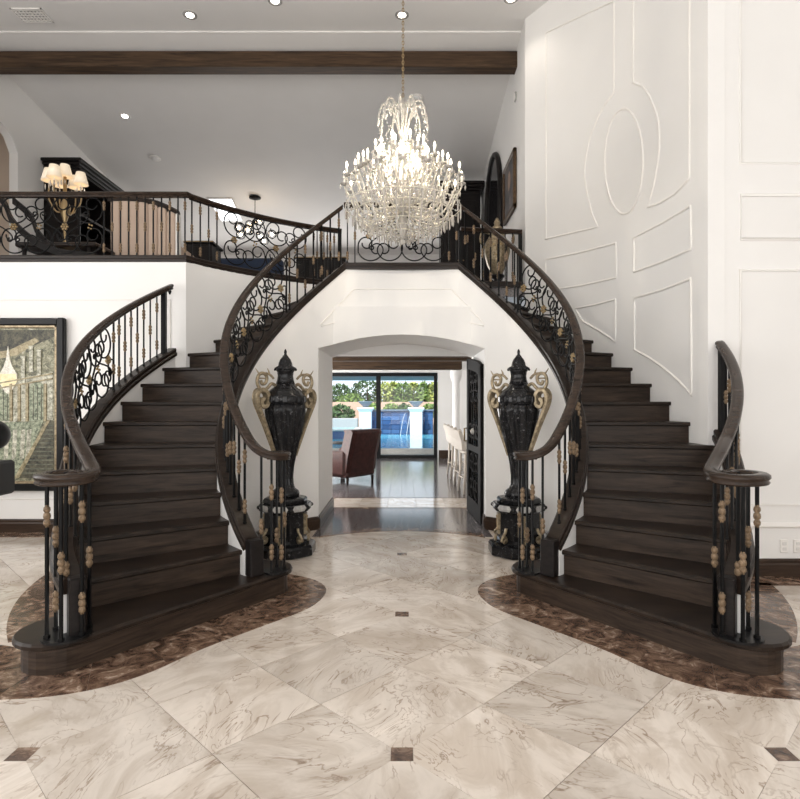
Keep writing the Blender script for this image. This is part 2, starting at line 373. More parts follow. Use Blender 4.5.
# stairwell wall on the painting side, painted wall under the loft
a, b = arcpts(*WL, 18), arcpts(*WL, 18, .12)
cc = circ3(*WL)
colwall([(a[i], b[i], 0 if a[i][0] < -1.22 else 2.62, 3.065) for i in range(19)], 'wall_stair_left', M_['wall'], kind='structure')
MB().box(-6.6, 5.6, -3.1, -3.0, 0, ZCEIL).build('wall_entrance', M_['wall'], kind='structure')
MB().box(-6.6, -2.444, YL, YL+.12, 0, 3.065).build('wall_left', M_['wall'], kind='structure')
a, b = arcpts(*WR, 30), arcpts(*WR, 30, .14)
colwall([(a[i], b[i], 0, ZCEIL+.02) for i in range(31)], 'wall_stair_right', M_['wall'], kind='structure')
MB().box(2.575, 5.6, 4.80, 4.94, 0, ZCEIL+.02).build('wall_right', M_['wall'], kind='structure')
MB().box(1.70, 1.84, 7.87, 16.2, 2.93, 7).build('wall_loft_right', M_['wall'], kind='structure')
MB().box(5.5, 5.64, -3, 4.8, 0, ZCEIL).build('wall_hall_right', M_['wall'], kind='structure')
MB().box(-6.64, -6.5, -3, YL, 0, ZCEIL).build('wall_hall_left', M_['wall'], kind='structure')
MB().box(-6.6, 1.84, 16.0, 16.14, 2.9, 7).build('wall_loft_back', M_['wall'], kind='structure')
# loft side wall with an arched niche
cols = [((-6.2, 6.45), (-6.34, 6.45), 3.0, 7)]
cols += [((-6.2, 7.55), (-6.34, 7.55), 3.0, 7)]
for i in range(13):
    y = 7.55+1.65*i/12; cols.append(((-6.2, y+(.001 if i == 0 else 0)), (-6.34, y), 5.50+.36*math.sqrt(max(0, 1-((i-6)/6)**2)), 7))
cols += [((-6.2, 9.201), (-6.34, 9.201), 3.0, 7), ((-6.2, 16.2), (-6.34, 16.2), 3.0, 7)]
colwall(cols, 'wall_loft_left', M_['wall'], kind='structure')
MB().box(-6.95, -6.9, 7.2, 9.6, 3.0, 6.3).box(-6.9, -6.34, 7.2, 7.25, 3, 6.3).box(-6.9, -6.34, 9.55, 9.6, 3, 6.3).box(-6.95, -6.34, 7.2, 9.6, 6.3, 6.35).build('wall_niche', M_['beige'], kind='structure')
# landing and loft floor
al = arcpts(*WL, 14, .06)
poly = [(-6.5, YL+.02)]+[(-2.46, YL+.02)]+al[1:]+[rt(th(17), RI, -1), (-XB, YB), (XB, YB), rt(th(17), RI, 1), (.82, 7.83), (1.72, 7.90), (1.72, 16.1), (-6.5, 16.1)]
MB().prism(poly, 2.93, ZL).build('floor_loft', M_['floorwood'], kind='structure')
# ceilings
def slopez(Y): return 6.75-.14*(Y-8.13)
MB().box(-6.6, 5.6, -3, 8.13, ZCEIL, ZCEIL+.1).build('ceiling', M_['ceil'], kind='structure')
MB().add([(-6.4, 8.13, 6.75), (1.84, 8.13, 6.75), (1.84, 16.1, slopez(16.1)), (-6.4, 16.1, slopez(16.1)), (-6.4, 8.13, 7.1), (1.84, 8.13, 7.1), (1.84, 16.1, 7.1), (-6.4, 16.1, 7.1)],
         [(0,1,2,3),(4,7,6,5),(0,4,5,1),(1,5,6,2),(2,6,7,3),(3,7,4,0)]).build('ceiling_loft', M_['ceil'], kind='structure')
MB().bbox(-6.2, 1.72, 8.40, 8.62, 6.425, 6.66, .012).build('ceiling_beam', M_['beam'], label='dark rough sawn timber beam crossing under the loft ceiling', cat='beam')
# garden room shell
MB().box(-3.1, -3.0, 7.9, 15.4, 0, 2.95).build('wall_garden_room_left', M_['wall'], kind='structure')
MB().box(2.6, 2.7, 7.9, 15.4, 0, 2.95).build('wall_garden_room_right', M_['wall'], kind='structure')
MB().box(.96, 2.6, 15.2, 15.4, 0, 2.62).build('wall_garden_door_right', M_['wall'], kind='structure')
MB().box(-3, .96, 15.2, 15.4, 2.29, 2.40).build('wall_garden_door_top', M_['wall'], kind='structure')
MB().box(-XA, XA, 7.86, 7.995, 2.12, 2.62).build('wall_passage_header', M_['wall'], kind='structure')
MB().box(-3.1, 2.7, 8.0, 15.4, 2.36, 2.46).build('ceiling_garden_room', M_['wall'], kind='structure')
MB().box(-3.0, -1.16, 7.87, 7.99, 0, 2.62).build('wall_passage_end_left', M_['wall'], kind='structure')
MB().box(1.16, 2.6, 7.87, 7.99, 0, 2.62).build('wall_passage_end_right', M_['wall'], kind='structure')
# baseboards
BP = [(0, 0), (.022, 0), (.022, .10), (.014, .115), (.016, .135), (.008, .15), (0, .15)]
def baseb(name, pts): MB().sweep([(x, y, 0) for x, y in pts], [(u, v) for u, v in BP]).build(name, M_['base'], kind='structure')
baseb('baseboard_left', [(-2.9, YL-.001), (-6.4, YL-.001)][::-1])
baseb('baseboard_right', [(2.84, 4.799), (5.5, 4.799)])
baseb('baseboard_arch_left', [rt(t, RI-.061, -1) for t in range(-30, 52, 3)]+[rt(tA, RI-.061, -1)])
baseb('baseboard_arch_right', ([rt(t, RI-.061, 1) for t in range(-30, 52, 3)]+[rt(tA, RI-.061, 1)])[::-1])
baseb('baseboard_passage_left', [(-XA, 6.66), (-XA, 7.99)])
baseb('baseboard_passage_right', [(XA, 7.99), (XA, 6.66)])
MB().box(.98, 1.5, 15.17, 15.2, 0, .22).build('baseboard_garden_room', M_['base'], kind='structure')
# ------------------------------------------------------------------ staircases
SIDE = {-1: 'beside the ballroom painting', 1: 'beside the panelled white wall'}
def roundpoly(A, B, r, n=12):
    ax, ay = A; bx, by = B; d = math.atan2(by-ay, bx-ax); out = []
    for i in range(n+1): t = d+math.pi/2+math.pi*i/n; out.append((ax+r*math.cos(t), ay+r*math.sin(t)))
    for i in range(n+1): t = d-math.pi/2+math.pi*i/n; out.append((bx+r*math.cos(t), by+r*math.sin(t)))
    return out
def ro(t): u = min(1, max(0, (-34-t)/17)); return RO+.15*u*u*(3-2*u)
def ex(t): u = min(1, max(0, (-24-t)/27)); return .17*u*u*(3-2*u)      # the outer curb eases off towards its foot
def staircase(s):
    t = thing('curved_staircase', (*rt(-30, 2.2, s), 0), 'sweeping curved dark oak staircase '+SIDE[s], 'staircase', 'twin curved staircases')
    A, B = (s*1.93, 3.22), (s*1.08, 4.42)
    st = MB()
    st.stack([[(x, y, z) for x, y in roundpoly(A, B, r)] for r, z in ((.21, RISE-.042), (.226, RISE-.034), (.228, RISE-.014), (.218, RISE))])
    st.build('tread', M_['tread'], t)
    MB().prism(roundpoly(A, B, .188), 0.004, RISE-.042).build('riser', M_['riser'], t)
    for k in range(2, 18):
        a, b = th(k), th(k+1); z = k*RISE; last = k == 17
        ri = RI+.058
        if not last:
            n = 4; polys = []
            for dz, ov in ((-.036, .020), (-.028, .030), (-.010, .030), (0, .022)):
                p = []
                for i in range(n+1):
                    rho = ri+(rout(a, s)-ri)*i/n; aa = a-math.degrees(ov/rho); p.append((*rt(aa, rho, s), z+dz))
                for i in range(n+1):
                    rho = rout(b+.4, s)+(ri-rout(b+.4, s))*i/n; p.append((*rt(b+.4, rho, s), z+dz))
                polys.append(p)
            MB().stack(polys).build('tread', M_['tread'], t)
        p = []
        for i in range(5): rho = ri+(rout(a, s)-.002-ri)*i/4; p.append(rt(a, rho, s))
        for i in range(5): rho = rout(a, s)-.002+(ri-rout(a, s)+.002)*i/4; p.append(rt(a+math.degrees(.022/rho), rho, s))
        MB().prism(p, z-RISE, z-.036 if not last else z-.01).build('riser', M_['riser'], t)
    # outer curb wall with its oak cap; the inner curb is the arch wall
    e = 20.5 if s < 0 else -13.8
    ts = [-51+(e+51)*i/30 for i in range(31)]
    colwall([(rt(q, ro(q)-.05, s), rt(q, ro(q)+.05, s), 0.0 if q > -44 else RISE, zn(q)+.06+ex(q)) for q in ts], 'curb_wall', M_['wall'], parent=t)
    cp = [(-.072, -.085), (.072, -.085), (.072, -.055), (.060, -.045), (.062, -.012), (.050, 0), (-.050, 0), (-.062, -.012), (-.060, -.045), (-.072, -.055)]
    MB().sweep([(*rt(q, ro(q), s), zn(q)+.14+ex(q)) for q in [-51.3+(e+51.3)*i/40 for i in range(41)]], cp).build('curb_cap', M_['wood'], t)
    MB().sweep([(*rt(q, RI, s), zn(q)+.14) for q in [-46+(TB+46)*i/60 for i in range(61)]], cp).build('curb_cap', M_['wood'], t)
    for q, rho in ((-47, RI), (-51.8, ro(-52))):
        x, y = rt(q, rho, s); h = zn(q)+.16+(ex(q) if rho > 2 else 0)
        w = .055 if rho < 2 else .042
        MB().bbox(-w, w, -w, w, RISE-.001, h, .008, T(x, y, 0) @ RZ(s*R(-q) if s > 0 else R(q))).build('newel_block', M_['blackw'], t)
    return t
STAIR = {s: staircase(s) for s in (-1, 1)}
# ------------------------------------------------------------------ railings
RAILP = [(-.028, -.060), (.028, -.060), (.034, -.050), (.026, -.040), (.038, -.026), (.036, -.010), (.020, 0), (-.020, 0), (-.036, -.010), (-.038, -.026), (-.026, -.040), (-.034, -.050)]
BARL = .67
BAR = MB().box(-.0068, .0068, -.0068, .0068, 0, BARL).box(-.010, .010, -.010, .010, 0, .016).mesh('baluster', M_['iron'])
BARX = MB().box(-.0075, .0075, -.0075, .0075, 0, .895).box(-.012, .012, -.012, .012, 0, .03).mesh('baluster', M_['iron'])
KNP = [(.008, -.062), (.012, -.058), (.012, -.052), (.019, -.046), (.021, -.032), (.016, -.022), (.012, -.019), (.019, -.014), (.022, 0), (.019, .014), (.012, .019), (.016, .022), (.021, .032), (.019, .046), (.012, .052), (.012, .058), (.008, .062)]
def knuckle(f, mat): return MB().lathe([(r*f*.86, z*f) for r, z in KNP], 8).mesh('knuckle', mat)
KN, KNS = knuckle(1., M_['bead']), knuckle(.92, M_['bead'])
cnt = [0]
def baluster(par, x, y, z, rot=0, kind=None, me=None, length=BARL):
    cnt[0] += 1; k = kind if kind is not None else cnt[0] % 2
    b = inst('baluster', me or BAR, par, T(x, y, z) @ RZ(rot) @ Matrix.Diagonal((1, 1, length/(BARL if not me else .855), 1)))
    for f in ((.5,) if k == 0 else (.2, .8) if k == 1 else k): inst('knuckle', KN if me else KNS, b, T(x, y, z+length*f))
    return b
def scrollcurve(kind, n=54):
    pts = [(0., 0.)]; h = 0.
    for i in range(n):
        u = (i+.5)/n; v = abs(2*u-1); e = max(0, (v-.42)/.58)
        if kind == 'C': kap = 8.2+((6+10*e) if v > .42 else 0)
        elif kind == 'S': kap = (1 if u > .5 else -1)*(1.2+44*max(0, (v-.3)/.7)**1.5)
        else: kap = (9.+((8+16*e) if v > .42 else 0)) if u > .5 else 2.2+15*e
        h += kap/n; pts.append((pts[-1][0]+math.cos(h)/n, pts[-1][1]+math.sin(h)/n))
    (x0, y0), (x1, y1) = pts[0], pts[-1]; a = math.atan2(y1-y0, x1-x0); ca, sa = math.cos(-a), math.sin(-a)
    pts = [((x-x0)*ca-(y-y0)*sa, (x-x0)*sa+(y-y0)*ca) for x, y in pts]
    xs, ys = [p[0] for p in pts], [p[1] for p in pts]; cx_, cy_ = (min(xs)+max(xs))/2, (min(ys)+max(ys))/2; d = max(max(xs)-min(xs), max(ys)-min(ys))
    return [((x-cx_)/d, (y-cy_)/d) for x, y in pts]
SC = {k: scrollcurve(k) for k in 'CSW'}
def scrollpanel(par, w, mp, h=.67, slope=0.):
    # mp(u, v): point on the railing surface u metres along, v above the curb; slope: fall of the railing per metre
    al = math.atan(slope); ca, sa = math.cos(al), math.sin(al); hp = h*ca; Ls = w/ca
    k_ = hp/.67; n = max(2, round(Ls/(.275*max(k_, .82)))); c = Ls/n
    def place(s_, t): return mp(min(max(s_*ca+(t-hp/2)*sa, 0), w), min(max(t/ca, .006), h-.006))
    def put(kind, u0, v0, size, rot, mir, r=.0084):
        a = R(rot); pts = []
        for x, y in SC[kind]:
            y *= mir; pts.append(place(u0+(x*math.cos(a)-y*math.sin(a))*size, v0+(x*math.sin(a)+y*math.cos(a))*size))
        MB().tube(pts, r, 5).build('scroll', M_['iron'], par)
    for i in range(n):
        m = c*(i+.5); f = 1 if i % 2 == 0 else -1
        put('C', m, hp*.755, .31*max(k_, .84), (-35 if f > 0 else 215), f); put('C', m, hp*.245, .31*max(k_, .84), (145 if f > 0 else 35), -f)
        if i < n-1: put('S', m+c/2, hp*.5, .40*k_, 90-38*f, f)
        q = MB()
        if i % 2 == 0 or n < 3:
            for k in range(6): g = 2*math.pi*k/6; q.ball(place(m+.030*math.cos(g), hp*.5+.030*math.sin(g)), .016, 6, 4)
            q.ball(place(m, hp*.5), .015, 6, 4).build('rosette', M_['gilt'], par)
        else:
            for k in range(4): g = 1.57*k+.5; q.ball(place(m+.022*math.cos(g), hp*.5+.028*math.sin(g)), .013, 5, 4)
            q.build('leaf', M_['gilt'], par)
def post(par, x, y, z0, z1, w=.024): MB().box(x-w, x+w, y-w, y+w, z0, z1).build('post', M_['iron'], par)
def inner_rail(s):
    g = thing('stair_railing', (*rt(-40, RI, s), RISE), 'curved iron railing with oak handrail rising over the arch wall, '+('armchair' if s < 0 else 'bar stool')+' side', 'railing', 'inner stair railings')
    top = lambda q: zn(q)+.86
    path = [(*rt(q, RI, s), top(q)) for q in [TB-1+(-41.5-TB+1)*i/48 for i in range(49)]]
    vol = [(-1.206, 4.333, 1.285), (-1.13, 4.25, 1.20), (-1.045, 4.20, 1.135), (-.96, 4.20, 1.10), (-.895, 4.26, 1.09), (-.885, 4.35, 1.09), (-.94, 4.41, 1.09), (-1.0, 4.37, 1.09), (-.99, 4.31, 1.09)]
    path += [Vector((-s*x, y, z)) for x, y, z in [tuple(p) for p in smoothpath(vol, 6)][1:]]
    MB().sweep(path, RAILP, smooth=True).build('handrail', M_['rail'], g)
    for q in [62-3.95*i for i in range(7)]: x, y = rt(q, RI, s); baluster(g, x, y, zn(q)+.138, R(q)*-s)
    a, b = 36.5, -9.5
    scrollpanel(g, R(a-b)*RI, lambda u, v: Vector((*rt(a-math.degrees(u/RI), RI, s), zn(a-math.degrees(u/RI))+.14+v)), slope=.865)
    for q in [36.8, -10]: x, y = rt(q, RI, s); baluster(g, x, y, zn(q)+.138, R(q)*-s, ())
    for i, q in enumerate([-13.5-3.6*i for i in range(9)]): x, y = rt(q, RI, s); baluster(g, x, y, zn(q)+.138, R(q)*-s, ((.5,), (.2, .76), (.34,), (.64,), (.27, .84), (.44,), (.58,))[i % 7])
    for i, (x, y) in enumerate(((-1.045, 4.235), (-.965, 4.215), (-.905, 4.28), (-.90, 4.36), (-.965, 4.395))):
        baluster(g, -s*x, y, RISE-.001, 0, ((.42,), (.72, .2), (.68, .18), (.45,), (.3,))[i], BARX, .855)
    MB().prism([(-s*.955+.095*math.cos(i*math.pi/8), 4.31+.095*math.sin(i*math.pi/8)) for i in range(16)], RISE-.001, RISE+.012).build('base_plate', M_['black'], g)
    return g
for s in (-1, 1): inner_rail(s)
def outer_rail(s):
    g = thing('stair_railing', (*rt(-48, RO, s), RISE), 'curved iron railing with oak volute '+('in front of the ballroom painting' if s < 0 else 'beside the wall with two outlets'), 'railing', 'outer stair railings')
    e = 20.2 if s < 0 else -12.6
    top = lambda q: zn(q)+.86 if q > -30 else zn(q)+.86
    path = [(*rt(q, RO+.0, s), top(q)) for q in [e+(-43-e)*i/40 for i in range(41)]]
    vol = [(*rt(-43, RO, -1), top(-43)), (-1.885, 3.38, 1.19), (-1.79, 3.27, 1.14), (-1.705, 3.15, 1.10), (-1.70, 3.04, 1.085), (-1.77, 2.985, 1.08), (-1.87, 3.0, 1.08), (-1.945, 3.07, 1.08), (-1.95, 3.17, 1.08), (-1.885, 3.225, 1.08), (-1.81, 3.18, 1.08), (-1.80, 3.11, 1.08)]
    path += [Vector((-s*x, y, z)) for x, y, z in [tuple(p) for p in smoothpath(vol, 6)][1:]]
    MB().sweep(path, RAILP, smooth=True).build('handrail', M_['rail'], g)
    if s < 0:
        for q in [15.6-2.2*i for i in range(7)]: x, y = rt(q, RO, s); baluster(g, x, y, zn(q)+.138, R(q))
        a, b = .2, -25.
        scrollpanel(g, R(a-b)*RO, lambda u, v: Vector((*rt(a-math.degrees(u/RO), RO, s), zn(a-math.degrees(u/RO))+.14+v)), slope=.508)
        for q in (.3, -25.3): x, y = rt(q, RO, s); baluster(g, x, y, zn(q)+.138, R(q), (.3, .75))
        st, pq = -27.5, 17.9
    else: st, pq = -16.5, -14.2
    i = 0; q = st
    while q > -46:
        x, y = rt(q, ro(q) if q > -40 else RO+.03, s); baluster(g, x, y, zn(q)+.138+ex(q), R(q)*-s, ((.5,), (.25, .72), (.36,), (.62,))[i % 4], None, BARL-ex(q)); q -= 2.35; i += 1
    x, y = rt(pq, RO, s); post(g, x, y, zn(pq)+.12, zn(pq)+.82)
    x, y = rt(pq+1.9 if s < 0 else pq+.9, RO, s); zb = zn(pq+(1.9 if s < 0 else .9))+.81; MB().tube([(x, y, zb), (x, y, zb-.03), (x, y, zb-.06)], [.012, .020, .008], 8).build('rail_bracket', M_['iron'], g)
    for i, (x, y) in enumerate(((-1.925, 3.17), (-1.90, 3.05), (-1.80, 3.01), (-1.735, 3.09), (-1.755, 3.20), (-1.85, 3.14))):
        baluster(g, -s*x, y, RISE-.001, 0, ((.2, .62), (.78,), (.5,), (.22, .8), (.48,), (.4,))[i], BARX, .855)
    MB().prism([(-s*1.83+.125*math.cos(j*math.pi/10), 3.11+.125*math.sin(j*math.pi/10)) for j in range(20)], RISE-.001, RISE+.012).build('base_plate', M_['black'], g)
for s in (-1, 1): outer_rail(s)
# ---- level railings of the loft
CURB = [(-.06, -.085), (.06, -.085), (.065, -.05), (.055, -.04), (.058, -.01), (.045, 0), (-.045, 0), (-.058, -.01), (-.055, -.04), (-.065, -.05)]
def run(pts):
    d = [0.]
    for a, b in zip(pts, pts[1:]): d.append(d[-1]+math.dist(a, b))
    def at_(u):
        k = 0
        while k < len(d)-2 and d[k+1] < u: k += 1
        t = (u-d[k])/max(1e-9, d[k+1]-d[k]); return pts[k][0]+(pts[k+1][0]-pts[k][0])*t, pts[k][1]+(pts[k+1][1]-pts[k][1])*t
    return at_, d[-1]
def level_rail(pts, spec, label, ends=(), group='loft railings'):
    at_, ln = run(pts); x, y = at_(ln/2)
    g = thing('loft_railing', (x, y, ZL), label, 'railing', group)
    MB().sweep([(*p, ZC) for p in pts], CURB).build('curb', M_['wood'], g)
    MB().sweep([(*p, ZR) for p in pts], RAILP, smooth=False).build('handrail', M_['rail'], g)
    for it in spec:
        if it[0] == 'b':
            _, u0, u1, n = it
            for i in range(n): x, y = at_(u0+(u1-u0)*i/max(1, n-1)); baluster(g, x, y, ZC-.002, 0, (.5,) if i % 2 else (.14, .86))
        else:
            _, u0, u1 = it; scrollpanel(g, u1-u0, lambda u, v: Vector((*at_(u0+u), ZC+v)))
    for u in ends: x, y = at_(u); post(g, x, y, ZL, ZR-.05)
    return g
wl = [(-6.1, YL+.06), (-2.444, YL+.06)]+arcpts(*WL, 20, .06)[1:]
X0 = 6.1
U = lambda xpix: X0+(xpix-CX)*(YL+.06)/F
at_, LN = run(wl)
level_rail(wl, [('s', .35, U(103)), ('b', U(104), U(178), 10), ('b', U(185), U(222)+.03, 5), ('s', U(222)+.12, U(222)+1.28), ('b', U(222)+1.38, LN-.1, 7)],
           'long iron loft railing with scrolls above the ballroom painting, bending into the stairwell', (LN-.02,))
level_rail([(-XB, YB), (XB, YB)], [('b', .04, .13, 2), ('s', .17, 2*XB-.17), ('b', 2*XB-.13, 2*XB-.04, 2)], 'short straight iron loft railing behind the crystal chandelier', ())
level_rail([(.80, 7.80), (1.66, 7.92)], [('b', .10, .74, 7)], 'short iron loft railing meeting the wall below the framed portrait', (.0, .85))
# ------------------------------------------------------------------ mouldings
def hitcirc(x, y, c):
    ux, uy, r = c; t = (x-CX)/F; A = 1+t*t; B = t*ux+uy; C = ux*ux+uy*uy-r*r; Y = (B+math.sqrt(B*B-A*C))/A
    return px(x, y, Y)
def mould(pts, name, parent=None, r=.014):
    n = len(pts); o = []
    for i in range(n): o.append(Vector(pts[i]))
    MB().tube(o, r, 6, closed=True).build(name, M_['trimw'], parent, kind='structure')
CWR = circ3(*WR)
def dens(pl, step=5):
    out = []
    for i in range(len(pl)):
        a, b = pl[i], pl[(i+1) % len(pl)]; n = max(1, int(math.dist(a, b)/step)); out += [(a[0]+(b[0]-a[0])*k/n, a[1]+(b[1]-a[1])*k/n) for k in range(n)]
    return out
panels = [
 [(546,32.7),(592,11),(614,1),(614,92.6),(604,106),(597,120),(590,138),(586,156),(584.5,172),(586,189),(592,214),(598,227),(572,233),(546,239)],
 [(633.5,-8),(633.5,82.8),(644,87),(650,97),(655,109),(658.5,121),(659.5,134),(659.5,149),(658,163),(654,186),(648,207),(660,203),(675,194),(689.7,178.6),(689.7,-40)],
 [(624+19.3*math.cos(i*math.pi/16), 161.5+52.6*math.sin(i*math.pi/16)) for i in range(32)],
 [(545.6,259.5),(582,252),(616.4,243),(616.4,277.7),(582,285.5),(545.6,291)],
 [(634,237.7),(662,223),(690.8,206),(691.5,249),(662,262),(634,272)],
 [(575,308.5),(596,304.5),(615.5,299.4),(615.5,341.6),(600,331),(583,321.7)],
 [(634.5,298),(662,290),(691,278.8),(692,395.3),(679,381),(662,366.5),(648,357),(634.5,349.8)]]
for i, pl in enumerate(panels): mould([hitcirc(x, y, CWR) for x, y in dens(pl)], 'trim_%d' % (i+1))
def rect(x0, x1, z0, z1, Y, name, r=.014): mould([(x0, Y, z0), (x1, Y, z0), (x1, Y, z1), (x0, Y, z1)], name, None, r)
zz = lambda y, Y: HC-(y-HY)*Y/F
xr = (741-CX)*4.79/F
rect(xr, 4.9, zz(163, 4.79), 6.45, 4.797, 'trim_8'); rect(xr, 4.9, zz(239, 4.79), zz(195, 4.79), 4.797, 'trim_9'); rect(xr, 4.9, zz(505, 4.79), zz(270, 4.79), 4.797, 'trim_10')
MB().sweep([(2.72, 4.80, zz(528, 4.79)), (5.5, 4.80, zz(528, 4.79))], [(0, 0), (.012, 0), (.024, .015), (.018, .030), (.012, .045), (0, .045)]).build('trim_11', M_['trimw'], kind='structure')
rect(-5.9, -2.62, .375, 2.627, YL-.002, 'trim_12', .010)
def hitring(x, y):
    p = hitcirc(x, y, (0, 5.4, RI-.063))
    return p if abs(p.x) > xb0 else px(x, y, yb0-.003+.05*(1-(p.x/xb0)**2))
pl = [(321,324),(354,289),(451,289),(484,324)]+[(484-163*i/16, 326-10.5*(1-((i-8)/8)**2)) for i in range(17)]
mould([hitring(x, y) for x, y in dens(pl)], 'trim_13', None, .009)
# ------------------------------------------------------------------ small wall and ceiling fittings
for i, (x, lab) in enumerate(((784, 'white wall outlet plate nearer the curved staircase'), (797.5, 'white wall outlet plate farther from the curved staircase'))):
    p = px(x, 546, 4.795); o = thing('outlet_plate', p, lab, 'outlet', 'wall outlets')
    MB().bbox(p.x-.034, p.x+.034, 4.788, 4.799, p.z-.056, p.z+.056, .004).build('plate', M_['trimw'], o)
    for dz in (-.022, .022): MB().bbox(p.x-.018, p.x+.018, 4.785, 4.789, p.z+dz-.014, p.z+dz+.014, .002).build('socket', P('outlet_socket', (.7, .69, .67), .4), o)
def on_ceiling(x, y):
    t = (HY-y)/F; Y = (ZCEIL-HC)/t
    if Y > 8.13: Y = (6.75+.14*8.13-HC)/(t+.14)
    return Vector(((x-CX)*Y/F, Y, HC+t*Y)), (0 if Y < 8.13 else math.atan(-.14))
for x, y, lab in ((190, 15, 'round recessed downlight in the flat ceiling above the staircase by the painting'), (275, 1, 'round recessed downlight in the flat ceiling between two others'), (402, 15, 'round recessed downlight behind the chandelier chain'), (125, 116, 'lit recessed downlight in the sloped loft ceiling'), (511, -1, 'round recessed downlight close to the panelled curved wall')):
    p, a = on_ceiling(x, y); o = thing('recessed_light', p, lab, 'ceiling light', 'recessed downlights'); MM = T(*p) @ Matrix.Rotation(a, 4, 'X')
    MB().lathe([(.055, .0), (.055, -.006), (.085, -.008), (.095, -.002), (.095, .002)], 20, M=MM).build('trim_ring', M_['gmarble'] if y < 50 else M_['trimw'], o)
    MB().lathe([(.054, .001), (.050, -.007), (.03, -.009), (.001, -.009)], 20, M=MM).build('lamp', M_['lamp'], o)
    light('downlight', 'SPOT', p+Vector((0, 0, -.04)), (0, 0, 0), 14, (1, .9, .78), spot_size=2.0, spot_blend=.8, shadow_soft_size=.06)
for x, y, nm, lab, cat in ((155, 158, 'ceiling_speaker', 'flat round white speaker grille in the sloped loft ceiling', 'speaker'), (417, 98, 'smoke_detector', 'white round smoke detector behind the chandelier on the sloped ceiling', 'smoke detector')):
    p, a = on_ceiling(x, y); MM = T(*p) @ Matrix.Rotation(a, 4, 'X'); o = thing(nm, p, lab, cat)
    MB().lathe([(.105, .002), (.11, -.012), (.10, -.02), (.085, -.022)], 24, M=MM).build('rim', M_['trimw'], o)
    MB().lathe([(.084, -.012), (.08, -.024 if cat == 'speaker' else -.045), (.03, -.026 if cat == 'speaker' else -.05)], 24, M=MM).build('grille', M_['wall'], o)
p, a = on_ceiling(32, 15); o = thing('ceiling_vent', p, 'patterned square air vent in the flat ceiling', 'vent')
MB().box(p.x-.20, p.x+.20, p.y-.13, p.y+.13, p.z-.004, p.z+.001).build('backing', M_['iron'], o)
MB().box(p.x-.21, p.x+.21, p.y-.14, p.y-.125, p.z-.014, p.z).box(p.x-.21, p.x+.21, p.y+.125, p.y+.14, p.z-.014, p.z).box(p.x-.21, p.x-.195, p.y-.14, p.y+.14, p.z-.014, p.z).box(p.x+.195, p.x+.21, p.y-.14, p.y+.14, p.z-.014, p.z).build('frame', M_['trimw'], o)
for i in range(8):
    for j in range(5):
        MB().lathe([(.015, -.010), (.026, -.010), (.026, -.004), (.015, -.004)], 8, c=(p.x-.17+.048*i, p.y-.10+.05*j, p.z)).build('grille_ring', M_['trimw'], o)
p = px(516, 97, 0); Yw = 1.70*F/(516-CX); p = px(516, 97, Yw); p.x = 1.70
o = thing('thermostat', p, 'small round grey dial on the loft wall above the framed portrait', 'thermostat'); MM = T(*p) @ Matrix.Rotation(-math.pi/2, 4, 'Y')
MB().lathe([(.07, 0), (.075, .012), (.06, .022)], 20, M=MM).build('rim', M_['gmarble'], o); MB().lathe([(.055, .015), (.05, .027), (.01, .03)], 20, M=MM).build('dial', M_['trimw'], o)
